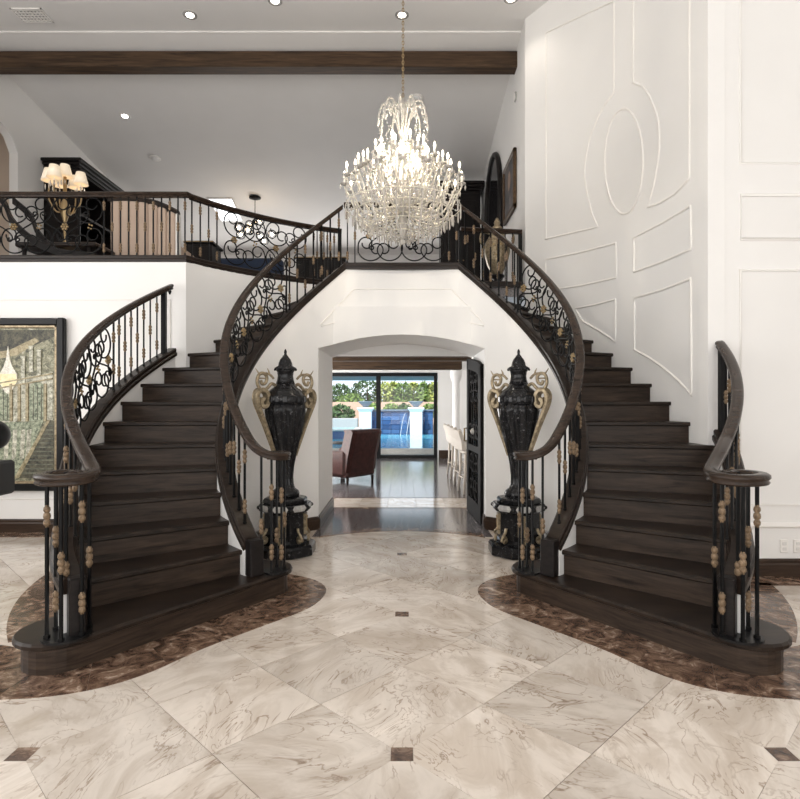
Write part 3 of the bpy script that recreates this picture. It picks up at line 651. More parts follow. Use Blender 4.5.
# ------------------------------------------------------------------ urns on pedestals
def urn(s):
    cx_, cy_ = s*1.135, 5.55; k = .00974
    side = 'leather armchair' if s < 0 else 'open iron door'
    pd = thing('urn_pedestal', (cx_, cy_, 0), 'low octagonal black marble pedestal with gilt mounts, %s side of the arch' % side, 'pedestal', 'urn pedestals')
    octo = lambda r, z, tw=math.pi/8: [(cx_+r*math.cos(tw+i*math.pi/4), cy_+r*math.sin(tw+i*math.pi/4), z) for i in range(8)]
    MB().stack([octo(r, z) for r, z in ((.29, .004), (.30, .01), (.30, .085), (.285, .105), (.25, .112))]).build('base', M_['bmarble'], pd)
    MB().stack([octo(r, z) for r, z in ((.225, .112), (.225, .13), (.205, .15), (.20, .40), (.215, .415))]).build('shaft', M_['bmarble'], pd)
    MB().stack([octo(r, z) for r, z in ((.215, .415), (.25, .425), (.255, .435), (.255, .485), (.245, .495))]).build('belt', M_['bmarble'], pd)
    for i in range(8):
        a = i*math.pi/4; MM = T(cx_, cy_, 0) @ RZ(a)
        MB().stack([[MM @ Vector(q) for q in ((.238+d, -y1, z), (.238+d, y1, z))]+[MM @ Vector((.230, y1, z)), MM @ Vector((.230, -y1, z))] for d, y1, z in ((0, .055, .432), (.006, .075, .46), (0, .055, .488))]).build('belt_plaque', M_['gmarble'], pd)
        a2 = a+math.pi/8; M2 = T(cx_, cy_, 0) @ RZ(a2)
        MB().ball((.256, 0, .46), .020, 8, 6, M=M2).build('boss', M_['bmarble'], pd)
        if i % 2 == 0:
            MB().bbox(.180, .208, -.045, .045, .19, .395, .006, MM).build('plaque', M_['gold'], pd)
            q = MB().tube([MM @ Vector((.208, .018*math.sin(j*.9), .22+.018*j)) for j in range(9)], .008, 6); q.ball((.208, 0, .36), .014, 6, 4, M=MM); q.ball((.208, 0, .24), .012, 6, 4, M=MM); q.build('relief', M_['gilt'], pd)
            q = MB()
            for dy in (-.025, 0, .025): q.lathe([(.010, 0), (.014, .02), (.008, .045), (.011, .06)], 8, (.225, dy, .125), MM)
            q.build('plaque_foot', M_['gold'], pd)
        else:
            sp = [(.205+.05*math.cos(j*.5)*(1-j/16)+.03, 0, .155+.045*math.sin(j*.5)*(1-j/16)) for j in range(14)]
            q = MB().tube([MM @ Vector(p_) for p_ in [(.208, 0, .27), (.214, 0, .245), (.225, 0, .225), (.25, 0, .205)]+sp], .014, 6); q.ball((.238, 0, .155), .022, 8, 6, M=MM); q.build('scroll_bracket', M_['gold'], pd)
    MB().stack([octo(r, z) for r, z in ((.20, .495), (.215, .50), (.215, .53), (.20, .545), (.16, .555))]).build('top', M_['bmarble'], pd)
    z0 = .555
    ur = thing('urn', (cx_, cy_, z0), 'tall black fluted lidded urn with gilt scroll handles, %s side of the arch' % side, 'urn', 'lidded urns')
    Z = lambda y: HC-(y-HY)*cy_/F
    fl = lambda a, z: 1+.085*math.cos(14*a+6*z) if Z(486) < z < Z(404) else 1
    body = [(13.5, Z(495)), (14, Z(493)), (13, Z(490.5)), (9.5, Z(488)), (7.6, Z(484)), (7.2, Z(476)), (8.2, Z(465)), (10, Z(455)), (12.6, Z(444)), (15.4, Z(432)), (17.6, Z(421)), (19, Z(411)), (19.4, Z(404))]
    body[0] = (13.5, z0)
    MB().lathe([(r*k, z) for r, z in body], 64, (cx_, cy_, 0), flute=fl).build('body', M_['bmarble'], ur)
    MB().lathe([(r*k, Z(y)) for r, y in ((19.4, 404), (20.2, 403), (20.2, 396), (19, 395), (17.5, 392), (14, 389), (11, 387), (9.5, 384))], 32, (cx_, cy_, 0)).build('shoulder', M_['bmarble'], ur)
    MB().lathe([(r*k, Z(y)) for r, y in ((9.5, 384), (8.2, 380), (7.6, 376), (8.2, 372), (9.4, 370.5))], 32, (cx_, cy_, 0)).build('neck', M_['bmarble'], ur)
    lid = MB().lathe([(r*k, Z(y)) for r, y in ((9.4, 370.5), (11, 369.5), (10.8, 368), (7.2, 366), (6.6, 363), (5.2, 359.5), (3.2, 357), (2.4, 355.5))], 32, (cx_, cy_, 0)).build('lid', M_['bmarble'], ur)
    MB().lathe([(r*k, Z(y)) for r, y in ((2.0, 355.6), (1.2, 354), (1.5, 352.5), (1.3, 351), (.4, 349))], 12, (cx_, cy_, 0)).build('finial', M_['bmarble'], lid)
    for i in range(12):
        a = 2*math.pi*i/12; MB().ball((cx_+10.6*k*math.cos(a), cy_+10.6*k*math.sin(a), Z(369.8)), .011, 6, 4).build('lid_petal', M_['bmarble'], lid)
    for i in range(16):
        a = 2*math.pi*(i+.5)/16; MM = T(cx_, cy_, 0) @ RZ(a); MB().bbox(.188, .202, -.022, .022, Z(402.5), Z(396.5), .006, MM).build('shoulder_panel', M_['bmarble'], ur)
    base = R(219) if s < 0 else R(-39)
    for a in (base, base+math.pi):
        MM = T(cx_, cy_, 0) @ RZ(a)
        m_ = lambda r, y: MM @ Vector((r*k, 0, Z(y)))
        strap = [(11, 456), (14, 447), (18, 436), (22, 425), (26.5, 414), (30.5, 404), (31.5, 397), (29.5, 391.5), (25, 390.5), (21, 393.5), (20, 399), (21.3, 405), (25, 406.5), (27.3, 403), (26, 399.5), (24, 400)]
        pts = smoothpath([m_(*q) for q in strap], 4); n = len(pts); tv = (MM.to_3x3() @ Vector((0, 1, 0))).normalized(); sec = []
        for i, p in enumerate(pts):
            t = (pts[min(i+1, n-1)]-pts[max(i-1, 0)]).normalized(); nn = t.cross(tv).normalized(); hw = .022+.030*min(1, i/(n*.4)); tk = .014+.009*min(1, i/(n*.4))
            sec.append([p+tv*u*hw+nn*v*tk for u, v in ((-1, -.6), (-.7, -1), (-.25, -.6), (.25, -.6), (.7, -1), (1, -.6), (1, .6), (.7, 1), (.25, .6), (-.25, .6), (-.7, 1), (-1, .6))])
        MB().stack(sec).build('scroll_handle', M_['gold'], ur)
        m_ = lambda r, y: MM @ Vector((r*1.06*k, 0, Z(y)))
        d = MB().tube(smoothpath([m_(*q) for q in ((10, 386), (14, 384), (18, 388), (22, 391), (26, 389), (28.5, 383), (27, 376), (22.5, 374), (19, 377.5), (20, 383), (23.5, 384.5), (25, 381))], 4), .016, 7)
        d.tube(smoothpath([m_(*q) for q in ((12, 379), (16, 375), (21, 374), (26, 375), (30, 369.5))], 3), [.012]*6+[.011, .010, .009, .008, .007, .005, .003], 6)
        d.tube([m_(16, 376), m_(17, 372), m_(18.5, 369)], [.010, .008, .003], 6); d.tube([m_(20, 379), m_(28, 379)], .007, 6); d.ball(m_(22, 390), .022, 8, 6); d.build('dragon_ornament', M_['gold'], ur)
for s in (-1, 1): urn(s)
# ------------------------------------------------------------------ crystal chandelier
def chandelier():
    cx_, cy_ = .01, 5.4; Z = lambda y: HC-(y-HY)*cy_/F
    g = thing('crystal_chandelier', (cx_, cy_, 2.97), 'large tiered crystal chandelier with lit candle bulbs hanging on a gilt chain', 'chandelier')
    C = lambda r, a, z: Vector((cx_+r*math.cos(a), cy_+r*math.sin(a), z))
    MB().lathe([(.09, ZCEIL), (.09, ZCEIL-.02), (.05, ZCEIL-.05), (.012, ZCEIL-.08)], 20, (cx_, cy_, 0)).build('canopy', M_['gilt'], g)
    ch = MB(); z = ZCEIL-.08
    while z > 4.36:
        i = int(z*1000) % 2; ch.tube([(cx_+(.011*math.cos(t) if len(ch.f) % 4 < 2 else 0), cy_+(0 if len(ch.f) % 4 < 2 else .011*math.cos(t)), z-.021+.021*math.sin(t)) for t in [j*math.pi/4 for j in range(8)]], .0032, 4, closed=True)
        ch.tube([(cx_, cy_+.011*math.cos(t), z-.052+.021*math.sin(t)) for t in [j*math.pi/4 for j in range(8)]], .0032, 4, closed=True); z -= .062
    ch.tube([(cx_, cy_, ZCEIL-.08), (cx_, cy_, 4.3)], .003, 5); ch.build('chain', M_['gilt'], g)
    MB().lathe([(.012, 3.0), (.03, 3.05), (.05, 3.12), (.03, 3.2), (.06, 3.3), (.10, 3.36), (.05, 3.42), (.03, 3.5), (.055, 3.6), (.03, 3.7), (.025, 3.8), (.045, 3.9), (.022, 4.0), (.018, 4.2), (.03, 4.27), (.012, 4.34)], 16, (cx_, cy_, 0)).build('stem', M_['crystal'], g)
    cream = P('cream_glass_arm', (.93, .87, .74), .15, 0., Transmission_Weight=.3, Specular_IOR_Level=.7)
    drop = MB().lathe([(.0008, -.062), (.010, -.040), (.0125, -.026), (.008, -.010), (.003, 0)], 6, smooth=False).mesh('crystal_drop', M_['crystal'])
    prismm = MB().lathe([(.001, -.105), (.008, -.088), (.0065, -.012), (.002, 0)], 5, smooth=False).mesh('crystal_prism', M_['crystal'])
    bob = MB().lathe([(.006, -.012), (.020, -.008), (.040, .004), (.042, .010), (.030, .006), (.012, .004)], 12).mesh('bobeche', M_['crystal'])
    cand = MB().lathe([(.0105, 0), (.0105, .070), (.006, .073)], 8).mesh('candle', M_['candle'])
    bul = MB().lathe([(.004, 0), (.0095, .010), (.0115, .022), (.008, .038), (.0012, .056)], 8).mesh('bulb', M_['bulb'])
    nd = [0]
    def dr(p, me=drop, s=1., nm='crystal_drop'):
        if nd[0] < 290: inst(nm, me, g, T(*p) @ Matrix.Scale(s, 4)); nd[0] += 1
    tiers = [(16, .555, 3.53, 3.25, .0), (14, .455, 3.60, 3.34, .22), (10, .335, 3.73, 3.45, .1), (8, .215, 3.83, 3.6, .3)]
    rnd = random.Random(3)
    rest = MB()
    for n, r, zc, za, ph in tiers:
        for i in range(n):
            a = ph+2*math.pi*i/n
            pts = smoothpath([C(.03, a, za+.02), C(r*.35, a, za-.06), C(r*.72, a, za-.03), C(r*.93, a, zc-.10), C(r, a, zc-.02)], 5)
            arm = MB().tube(pts, .0075, 6); arm.build('arm', cream, g)
            p = C(r, a, zc); inst('bobeche', bob, g, T(*p)); c_ = inst('candle', cand, g, T(*p)); inst('bulb', bul, c_, T(p.x, p.y, p.z+.073))
            for j in range(3):
                b = a+2.1*j+.4; dr(p+Vector((.038*math.cos(b), .038*math.sin(b), 0)), drop, .9)
            for f in (.35, .6, .85):
                q = pts[int(f*(len(pts)-1))]; rest.lathe([(.0008, -.055), (.009, -.036), (.011, -.022), (.003, 0)], 5, q-Vector((0, 0, .008)), smooth=False)
            sw = [p+(C(r*.55, a+math.pi/n, zc+.16)-p)*u-Vector((0, 0, .09*math.sin(math.pi*u))) for u in [k/9 for k in range(10)]]
            for q in sw: rest.ball(q, .0075, 5, 3)
    for n, r, z in ((30, .545, 3.30), (26, .465, 3.235), (22, .385, 3.185), (18, .30, 3.13), (13, .20, 3.095), (8, .10, 3.075)):
        MB().tube([C(r, 2*math.pi*i/36, z+.004) for i in range(36)], .005, 5, closed=True).build('basket_ring', cream, g)
        for i in range(n): dr(C(r, 2*math.pi*(i+.5*(n % 4))/n, z), prismm, 1.0 if r > .15 else .9, 'crystal_prism')
    rings = [(.545, 3.30), (.465, 3.235), (.385, 3.185), (.30, 3.13), (.20, 3.095), (.10, 3.075)]
    for i in range(24):
        a = 2*math.pi*i/24; pl = [C(.09, a, 3.40)]+[C(r, a, z+.02) for r, z in ((.35, 3.36), (.54, 3.31))]
        for q in smoothpath(pl, 7): rest.ball(q, .008, 5, 3)
        for u in range(12): q = C(.545-.5*u/11, a+.06, 3.29-.28*math.sin(math.pi/2*u/11)); rest.ball(q, .0085, 5, 3)
    MB().ball((cx_, cy_, 2.985), .026, 12, 8).build('bottom_ball', M_['crystal'], g)
    for i in range(10):                                # crown of curved crystal plumes
        a = 2*math.pi*i/10+.15
        pts = smoothpath([C(.03, a, 4.0), C(.07, a, 4.14), C(.13, a, 4.28), C(.19, a, 4.27), C(.225, a, 4.2), C(.235, a, 4.12)], 4)
        MB().tube(pts, .008, 6).build('plume', M_['crystal'], g)
        for k in range(0, len(pts), 2): rest.ball(pts[k]+Vector((0, 0, .008)), .0095, 5, 3)
        dr(C(.235, a, 4.12), drop, 1.1); dr(C(.185, a, 4.25), drop, .9); dr(C(.13, a, 4.26), drop, .9)
        for u in range(14): rest.ball(C(.225-.02*math.sin(u), a+.1, 4.18-.33*(u/13)), .0078, 5, 3)
        for u in range(12): rest.ball(C(.03+.10*(u/11), a, 4.3-.04*math.sin(math.pi*u/11)), .007, 5, 3)
    for i in range(520):                               # loose spangles throughout the body
        u = rnd.random(); z = 3.18+.72*u; r = (.58-.48*((z-3.25)/.65) if z > 3.25 else .52)*math.sqrt(rnd.uniform(.15, 1)); a = rnd.uniform(0, 6.283)
        rest.lathe([(.0008, -.042), (.009, -.027), (.010, -.018), (.003, 0)], 5, C(r, a, z), smooth=False)
    rest.build('bead_strands', M_['crystal'], g, kind='stuff')
    for i in range(3): light('chandelier_glow', 'POINT', C(.13, 2.1*i+.5, 3.80), (0, 0, 0), 19, (1, .88, .70), shadow_soft_size=.02)
chandelier()
# ------------------------------------------------------------------ painting, sphere on stand
def painting():
    x0, x1, z0, z1, Y = -5.30, (65.5-CX)*6.4/F, zz(491, 6.4), zz(318, 6.4), 6.40
    g = thing('painting', ((x0+x1)/2, Y, z0), 'large painting of a ballroom with chandelier and staircase in black and gold frame', 'painting')
    fw = .085
    fr = MB()
    for a in ((x0+fw-.012, x1-fw+.012, z1-fw, z1-.004), (x0+fw-.012, x1-fw+.012, z0+.004, z0+fw), (x0, x0+fw, z0, z1), (x1-fw, x1, z0, z1)): fr.bbox(a[0], a[1], Y-(.04 if a[3]-a[2] > .5 else .037), Y+.03, a[2], a[3], .012)
    fr.build('frame', M_['black'], g)
    li = MB(); a0, a1, b0, b1, e = x0+fw-.005, x1-fw+.005, z0+fw-.005, z1-fw+.005, .035
    for a in ((a0, a1, b1-e, b1), (a0, a1, b0, b0+e), (a0, a0+e, b0, b1), (a1-e, a1, b0, b1)): li.bbox(a[0], a[1], Y-.025, Y+.02, a[2], a[3], .008)
    li.build('gold_liner', M_['gold'], g)
    m = P('oil_canvas', (.2, .2, .15), .45); v = coords(m, (1, 1, 1), rnd=False); n = N(m, 'ShaderNodeTexNoise', Scale=16., Detail=10., Roughness=.8, Distortion=.9); L(m, v, n.inputs['Vector'])
    L(m, ramp(m, n.outputs[0], [(.32, (.015, .016, .013)), (.43, (.09, .09, .055)), (.52, (.25, .24, .15)), (.60, (.45, .43, .32)), (.72, (.72, .70, .60))]), bsdf(m).inputs['Base Color'])
    MB().box(a0, a1, Y-.006, Y+.018, b0, b1).build('canvas', m, g)
    def paint(nm, c1, c2, sc=14.):
        mm = P(nm, c1, .5); v = coords(mm, (1, 1, 1), rnd=False); n = N(mm, 'ShaderNodeTexNoise', Scale=sc, Detail=8., Roughness=.75); L(mm, v, n.inputs['Vector']); L(mm, ramp(mm, n.outputs[0], [(.38, c1), (.62, c2)]), bsdf(mm).inputs['Base Color']); return mm
    W2 = lambda x, y: (px(x, y, Y).x, px(x, y, Y).z)
    yy = [Y-.0065]
    def patch(name, poly, mat):
        yy[0] -= .00035; n = len(poly); q = [W2(*p) for p in poly]
        MB().add([(x, yy[0], z) for x, z in q]+[(x, Y, z) for x, z in q], [tuple(range(n)), tuple(range(2*n-1, n-1, -1))]+[(i, (i+1) % n, n+(i+1) % n, n+i) for i in range(n)]).build(name, mat, g)
    dk, grn, gold_, pale, wht = paint('paint_dark', (.008, .009, .008), (.13, .12, .075), 22.), paint('paint_green', (.05, .07, .04), (.46, .50, .36), 26.), paint('paint_gold', (.16, .13, .06), (.50, .43, .28), 24.), paint('paint_pale', (.13, .13, .085), (.74, .72, .60), 24.), paint('paint_white', (.55, .52, .44), (.95, .92, .82), 40.)
    patch('painted_ceiling', [(-30,330),(56,330),(56,336),(20,352),(-30,360)], dk)
    patch('painted_arch', [(-25,356),(10,350),(35,338),(40,341),(18,355),(-25,364)], gold_)
    patch('painted_wall', [(-30,388),(53,372),(53,420),(-30,424)], pale)
    for x in (-18, 4, 38):
        w_ = 8; patch('painted_window', [(x-w_,421),(x-w_,392)]+[(x+w_*math.cos(math.pi-i*math.pi/8), 390-8*math.sin(i*math.pi/8)) for i in range(9)]+[(x+w_,421)], grn)
        for dx in (-4, 0, 4): patch('painted_bar', [(x+dx-.4,420),(x+dx-.4,386),(x+dx+.4,386),(x+dx+.4,420)], dk)
    patch('painted_floor', [(-30,424),(44,421),(20,478),(-30,482)], grn)
    for x in (8, 16, 24, 30): patch('painted_reflection', [(x-2.2,430),(x+2.2,429),(x+.5,458),(x-3.6,460)], pale)
    patch('painted_stairs', [(50,420),(55,421),(55,478),(18,478)], dk)
    for i in range(12):
        y = 425+4.3*i; x = 50-2.75*i*1.0; patch('painted_step', [(x,y),(54,y),(54,y+1.2),(x-.8,y+1.2)], paint('paint_step', (.05,.055,.04), (.20,.21,.15)))
    patch('painted_banister', [(48,420),(51,420),(20,478),(15,478)], gold_)
    patch('painted_chandelier', [(9,346),(11,360),(13,366),(18,374),(18,382),(12,392),(9,394),(6,392),(0,382),(1,374),(5,366),(7,360)], wht)
    gl = paint('paint_glow', (.80, .66, .36), (1, .9, .62), 30.); patch('painted_glow', [(1,374),(17,374),(18,382),(14,387),(4,387),(0,382)], gl)
    for x, y in ((32, 346), (40, 350), (24, 356)): patch('painted_column', [(x-2.5, y), (x+2.5, y), (x+1.8, y+4), (x+1.8, y+22), (x+2.5, y+26), (x-2.5, y+26), (x-1.8, y+22), (x-1.8, y+4)], pale)
    for y in (376, 381): patch('painted_cornice', [(-30, y+12), (53, y-3), (53, y-1.6), (-30, y+13.4)], gold_)
    for x in (12, 20, 28, 46): patch('painted_pilaster', [(x-1.3, 384), (x+1.3, 383.5), (x+1.3, 421), (x-1.3, 421.5)], gold_)
painting()
b_ = px(-7.5, 435, 5.0); g = thing('sphere_sculpture', (b_.x-.12, 5.0, 0), 'black ball on a dark block atop a slim stand at the painting', 'sculpture')
MB().ball((b_.x, 5.0, b_.z), .135, 24, 16).build('ball', M_['black'], g)
MB().lathe([(.05, zz(461, 5)), (.035, zz(458, 5)), (.03, zz(450, 5))], 16, (b_.x, 5., 0)).build('collar', M_['black'], g)
MB().bbox(b_.x-.24, px(5.5, 470, 5).x, 4.86, 5.14, zz(495, 5), zz(461, 5), .02).build('block', P('dark_grey_stone', (.012, .012, .013), .5, 0., Specular_IOR_Level=.25), g)
MB().lathe([(.16, .0045), (.16, .025), (.03, .04), (.025, .6), (.05, zz(495, 5))], 20, (b_.x-.14, 5., 0)).build('stand', M_['black'], g)
# ------------------------------------------------------------------ loft furniture
def box_thing(name, loc, label, cat, group=None): return thing(name, loc, label, cat, group)
g = thing('display_cabinet', (-5.88, 11.1, ZL), 'tall black cabinet with heavy cornice and open shelves on the loft side wall', 'cabinet')
x0, x1, y0, y1, zt = -6.19, -5.60, 9.85, 12.6, 5.52
MB().box(x0, x0+.03, y0, y1, ZL, zt).build('back_panel', M_['blackw'], g)
for y in (y0, (y0+y1)/2, y1-.05): MB().bbox(x0, x1, y, y+.05, ZL, zt, .006).build('side_panel', M_['blackw'], g)
for z in (ZL+.08, 3.75, 4.25, 4.75, zt-.05): MB().box(x0+.03, x1-.02, y0+.05, y1-.05, z, z+.04).build('shelf', M_['blackw'], g)
for i, (o_, z) in enumerate(((.02, zt), (.06, zt+.05), (.10, zt+.10))): MB().bbox(x0, x1+o_, y0-o_, y1+o_, z, z+.055, .01).build('cornice', M_['blackw'], g)
for y in (y0, (y0+y1)/2, y1-.05):
    q = MB(); [q.lathe([(.022, ZL), (.022, zt-.1), (.034, zt-.05), (.034, zt)], 10, (x1+.005, y+.025, 0))]; q.build('column', M_['blackw'], g)
red = P('red_glaze', (.35, .03, .05), .2); grn = P('leaf_green', (.05, .10, .03), .6); blu = P('pale_blue_ceramic', (.35, .42, .55), .25)
for (y, z, m, lab, c, prof) in ((10.15, 4.29, grn, 'green leafy ornament on a cabinet shelf', 'ornament', [(.03, 0), (.09, .05), (.11, .12), (.07, .2), (.02, .24)]),
      (10.7, 3.79, red, 'red glazed bowl on the lower cabinet shelf', 'bowl', [(.05, 0), (.06, .02), (.14, .11), (.15, .13), (.13, .12)]),
      (10.4, 3.79, M_['gilt'], 'gilt round jar on the lower cabinet shelf', 'jar', [(.05, 0), (.10, .06), (.11, .14), (.05, .2), (.06, .23), (.02, .26)]),
      (11.6, 4.29, blu, 'pale blue vase on the middle cabinet shelf', 'vase', [(.05, 0), (.09, .08), (.10, .18), (.04, .28), (.06, .34)]),
      (12.1, 3.79, M_['candle'], 'ivory vase at the far end of the lower shelf', 'vase', [(.05, 0), (.10, .1), (.05, .25), (.07, .32)])):
    o = thing(c, (-5.85, y, z), lab, c); MB().lathe(prof, 16, (-5.85, y, z)).build('body', m, o)
    MB().lathe([(prof[-1][0]+.006, prof[-1][1]), (prof[-1][0]+.012, prof[-1][1]+.008), (prof[-1][0], prof[-1][1]+.016)], 16, (-5.85, y, z)).build('rim', m, o)
# brass floor candelabra with pleated shades
cx_, cy_ = px(65, 0, 7.6).x, 7.6; g = thing('floor_candelabra', (cx_, cy_, ZL), 'brass candelabra floor lamp with pleated cream shades behind the loft railing', 'lamp')
MB().lathe([(.20, ZL), (.20, ZL+.03), (.08, ZL+.06), (.03, ZL+.15), (.045, ZL+.4), (.02, ZL+.5), (.02, ZL+.75), (.05, ZL+.85), (.07, ZL+.95), (.025, ZL+1.05), (.02, ZL+1.35)], 14, (cx_, cy_, 0)).build('stem', M_['gilt'], g)
shade_m = P('pleated_shade', (.78, .70, .58), .7); bsdf(shade_m).inputs['Emission Color'].default_value = (1, .8, .55, 1); bsdf(shade_m).inputs['Emission Strength'].default_value = .25
for i in range(6):
    a = 2*math.pi*i/6+.35 if i < 5 else 0; r = .185 if i < 5 else 0; z = 4.42 if i < 5 else 4.50
    p = Vector((cx_+r*math.cos(a), cy_+r*math.sin(a), z))
    if i < 5: MB().tube(smoothpath([(cx_, cy_, 4.05), (cx_+r*.5*math.cos(a), cy_+r*.5*math.sin(a), 4.0), (p.x, p.y, 4.16), (p.x, p.y, z-.06)], 5), .010, 6).build('arm', M_['gilt'], g)
    MB().lathe([(.008, -.1), (.008, .05)], 6, p).build('candle', M_['candle'], g)
    MB().lathe([(.095, -.02), (.055, .14), (.052, .14), (.09, -.02)], 24, p, flute=lambda a_, z_: 1+.02*math.cos(12*a_)).build('lamp_shade', shade_m, g)
    for j in range(6): b = j*1.047; MB().lathe([(.0008, -.07), (.009, -.045), (.010, -.03), (.003, 0)], 5, p+Vector((.05*math.cos(b), .05*math.sin(b), -.07)), smooth=False).build('crystal_drop', M_['crystal'], g)
# dark sleigh bench with a sweeping side rail
g = thing('sleigh_bench', (-4.6, 7.3, ZL), 'dark wooden sleigh bench with a swept curved side rail behind the loft railing', 'bench')
pts = smoothpath([px(-14, 186, 7.0), px(4, 202, 7.0), px(12, 220, 7.0), px(28, 236, 7.0), px(48, 248, 7.0), px(70, 254, 7.0), px(95, 256, 7.0)], 5)
for dy in (0, .5): MB().sweep([(p.x, p.y+dy, p.z) for p in pts], [(-.03, -.05), (.03, -.05), (.03, .04), (-.03, .04)]).build('side_rail', M_['blackw'], g)
MB().bbox(-4.75, -3.75, 6.98, 7.52, 3.38, 3.44, .015).build('seat', M_['wood'], g)
for x in (-4.65, -3.85):
    for y in (7.02, 7.47): MB().lathe([(.02, ZL), (.03, ZL+.05), (.022, ZL+.15), (.035, 3.39)], 8, (x, y, 0)).build('leg', M_['blackw'], g)
# beige channelled high back seat
Yc = 7.5; a0, a1 = px(112, 0, Yc).x, px(177, 0, Yc).x; g = thing('high_back_settee', ((a0+a1)/2, Yc, ZL), 'beige channel tufted settee back with dark top rail behind the plain balusters', 'settee')
fab = P('beige_velvet', (.52, .40, .32), .8); tops = [HC+(HY-y)*Yc/F for y in (199, 198.5, 198.5, 199, 200.5, 203, 207, 212)]
n = 7; w_ = (a1-a0)/n
for i in range(n):
    zt = (tops[i]+tops[i+1])/2-.035; MB().bbox(a0+w_*i+.002, a0+w_*(i+1)-.002, Yc-.05, Yc+.06, 3.35, zt, .016).build('channel', fab, g)
MB().sweep([(a0-.03+(a1-a0+.05)*i/7, Yc, tops[i]) for i in range(8)], [(-.06, -.05), (.06, -.05), (.06, 0), (.03, .02), (-.03, .02), (-.06, 0)]).build('top_rail', M_['wood'], g)
MB().bbox(a1, a1+.035, Yc-.06, Yc+.06, 3.2, tops[-1]-.03, .01).build('side_post', M_['trimw'], g)
MB().bbox(a0, a1, Yc+.05, Yc+.65, 3.36, 3.58, .03).build('seat', fab, g)
for x in (a0+.05, a1-.05):
    for y in (Yc, Yc+.58): MB().lathe([(.018, ZL), (.028, 3.36)], 8, (x, y, 0)).build('leg', M_['wood'], g)
# low dark console, blue sofa, dark sideboard, armchair pieces farther back
def console(x0, x1, y0, y1, zt, lab, nm='console_table', doors=3):
    g = thing(nm, ((x0+x1)/2, (y0+y1)/2, ZL), lab, 'sideboard' if nm == 'sideboard' else 'table')
    MB().bbox(x0-.03, x1+.03, y0-.03, y1+.03, zt-.045, zt, .01).build('top', M_['blackw'], g); MB().box(x0-.032, x1+.032, y0-.034, y0-.030, zt-.02, zt-.01).build('gilt_edge', M_['gilt'], g)
    MB().bbox(x0, x1, y0, y1, ZL+.12, zt-.045, .008).build('body', M_['blackw'], g); d = (x1-x0)/doors
    for i in range(doors):
        dd = MB().bbox(x0+d*i+.01, x0+d*(i+1)-.01, y0-.018, y0+.002, ZL+.16, zt-.08, .006).build('door', M_['blackw'], g); MB().ball((x0+d*(i+1)-.05, y0-.028, (ZL+zt)/2), .014, 8, 6).build('knob', M_['gilt'], dd)
    for x in (x0+.05, x1-.05):
        for y in (y0+.05, y1-.05): MB().lathe([(.02, ZL), (.03, ZL+.12)], 8, (x, y, 0)).build('leg', M_['blackw'], g)
console(px(186, 0, 9).x, px(212, 0, 9).x, 9.0, 9.45, px(0, 241, 9).z, 'dark console table with a gilt edge behind the loft railing bend', doors=2)
console(px(296, 0, 11).x, px(345, 0, 11).x, 11.0, 11.5, px(0, 257, 11).z, 'long black sideboard standing in the loft behind the stair top', 'sideboard', 4)
x0, x1 = px(212, 0, 10.5).x, px(282, 0, 10.5).x; zt = px(0, 257.5, 10.5).z; nav = P('navy_fabric', (.02, .035, .075), .8)
g = thing('sofa', ((x0+x1)/2, 10.7, ZL), 'navy blue sofa back in the loft below the globe pendant', 'sofa')
MB().bbox(x0, x1, 10.5, 10.72, ZL+.12, zt, .05).build('backrest', nav, g); MB().bbox(x0+.1, x1-.1, 10.72, 11.35, ZL+.12, ZL+.45, .05).build('seat', nav, g)
for x in (x0, x1-.16): MB().bbox(x, x+.16, 10.55, 11.35, ZL+.12, ZL+.62, .04).build('armrest', nav, g)
for x in (x0+.08, x1-.08):
    for y in (10.55, 11.28): MB().lathe([(.018, ZL), (.028, ZL+.12)], 8, (x, y, 0)).build('leg', M_['wood'], g)
x0, x1 = .80, 1.62; g = thing('armoire', (1.2, 12.0, ZL), 'tall black armoire with cornice behind the chandelier', 'armoire'); zt = px(0, 190, 11.7).z
MB().bbox(x0, x1, 11.75, 12.3, ZL+.1, zt, .01).build('body', M_['blackw'], g)
for i, z in enumerate((zt, zt+.06, zt+.12)): MB().bbox(x0-.04-.03*i, min(1.69, x1+.04+.03*i), 11.71-.03*i, 12.3, z, z+.06, .01).build('cornice', M_['blackw'], g)
for a_, b_2 in ((x0+.03, 1.205), (1.215, x1-.03)):
    d = MB().bbox(a_, b_2, 11.725, 11.752, ZL+.2, zt-.06, .008).build('door', M_['blackw'], g); MB().bbox(a_+.07, b_2-.07, 11.715, 11.726, ZL+.4, zt-.2, .006).build('door_panel', M_['blackw'], d); MB().ball((1.21+(.05 if a_ > 1.2 else -.05), 11.705, 4.4), .016, 8, 6).build('knob', M_['gilt'], d)
MB().bbox(x0-.03, x1+.03, 11.72, 12.3, ZL, ZL+.1, .01).build('plinth', M_['blackw'], g)
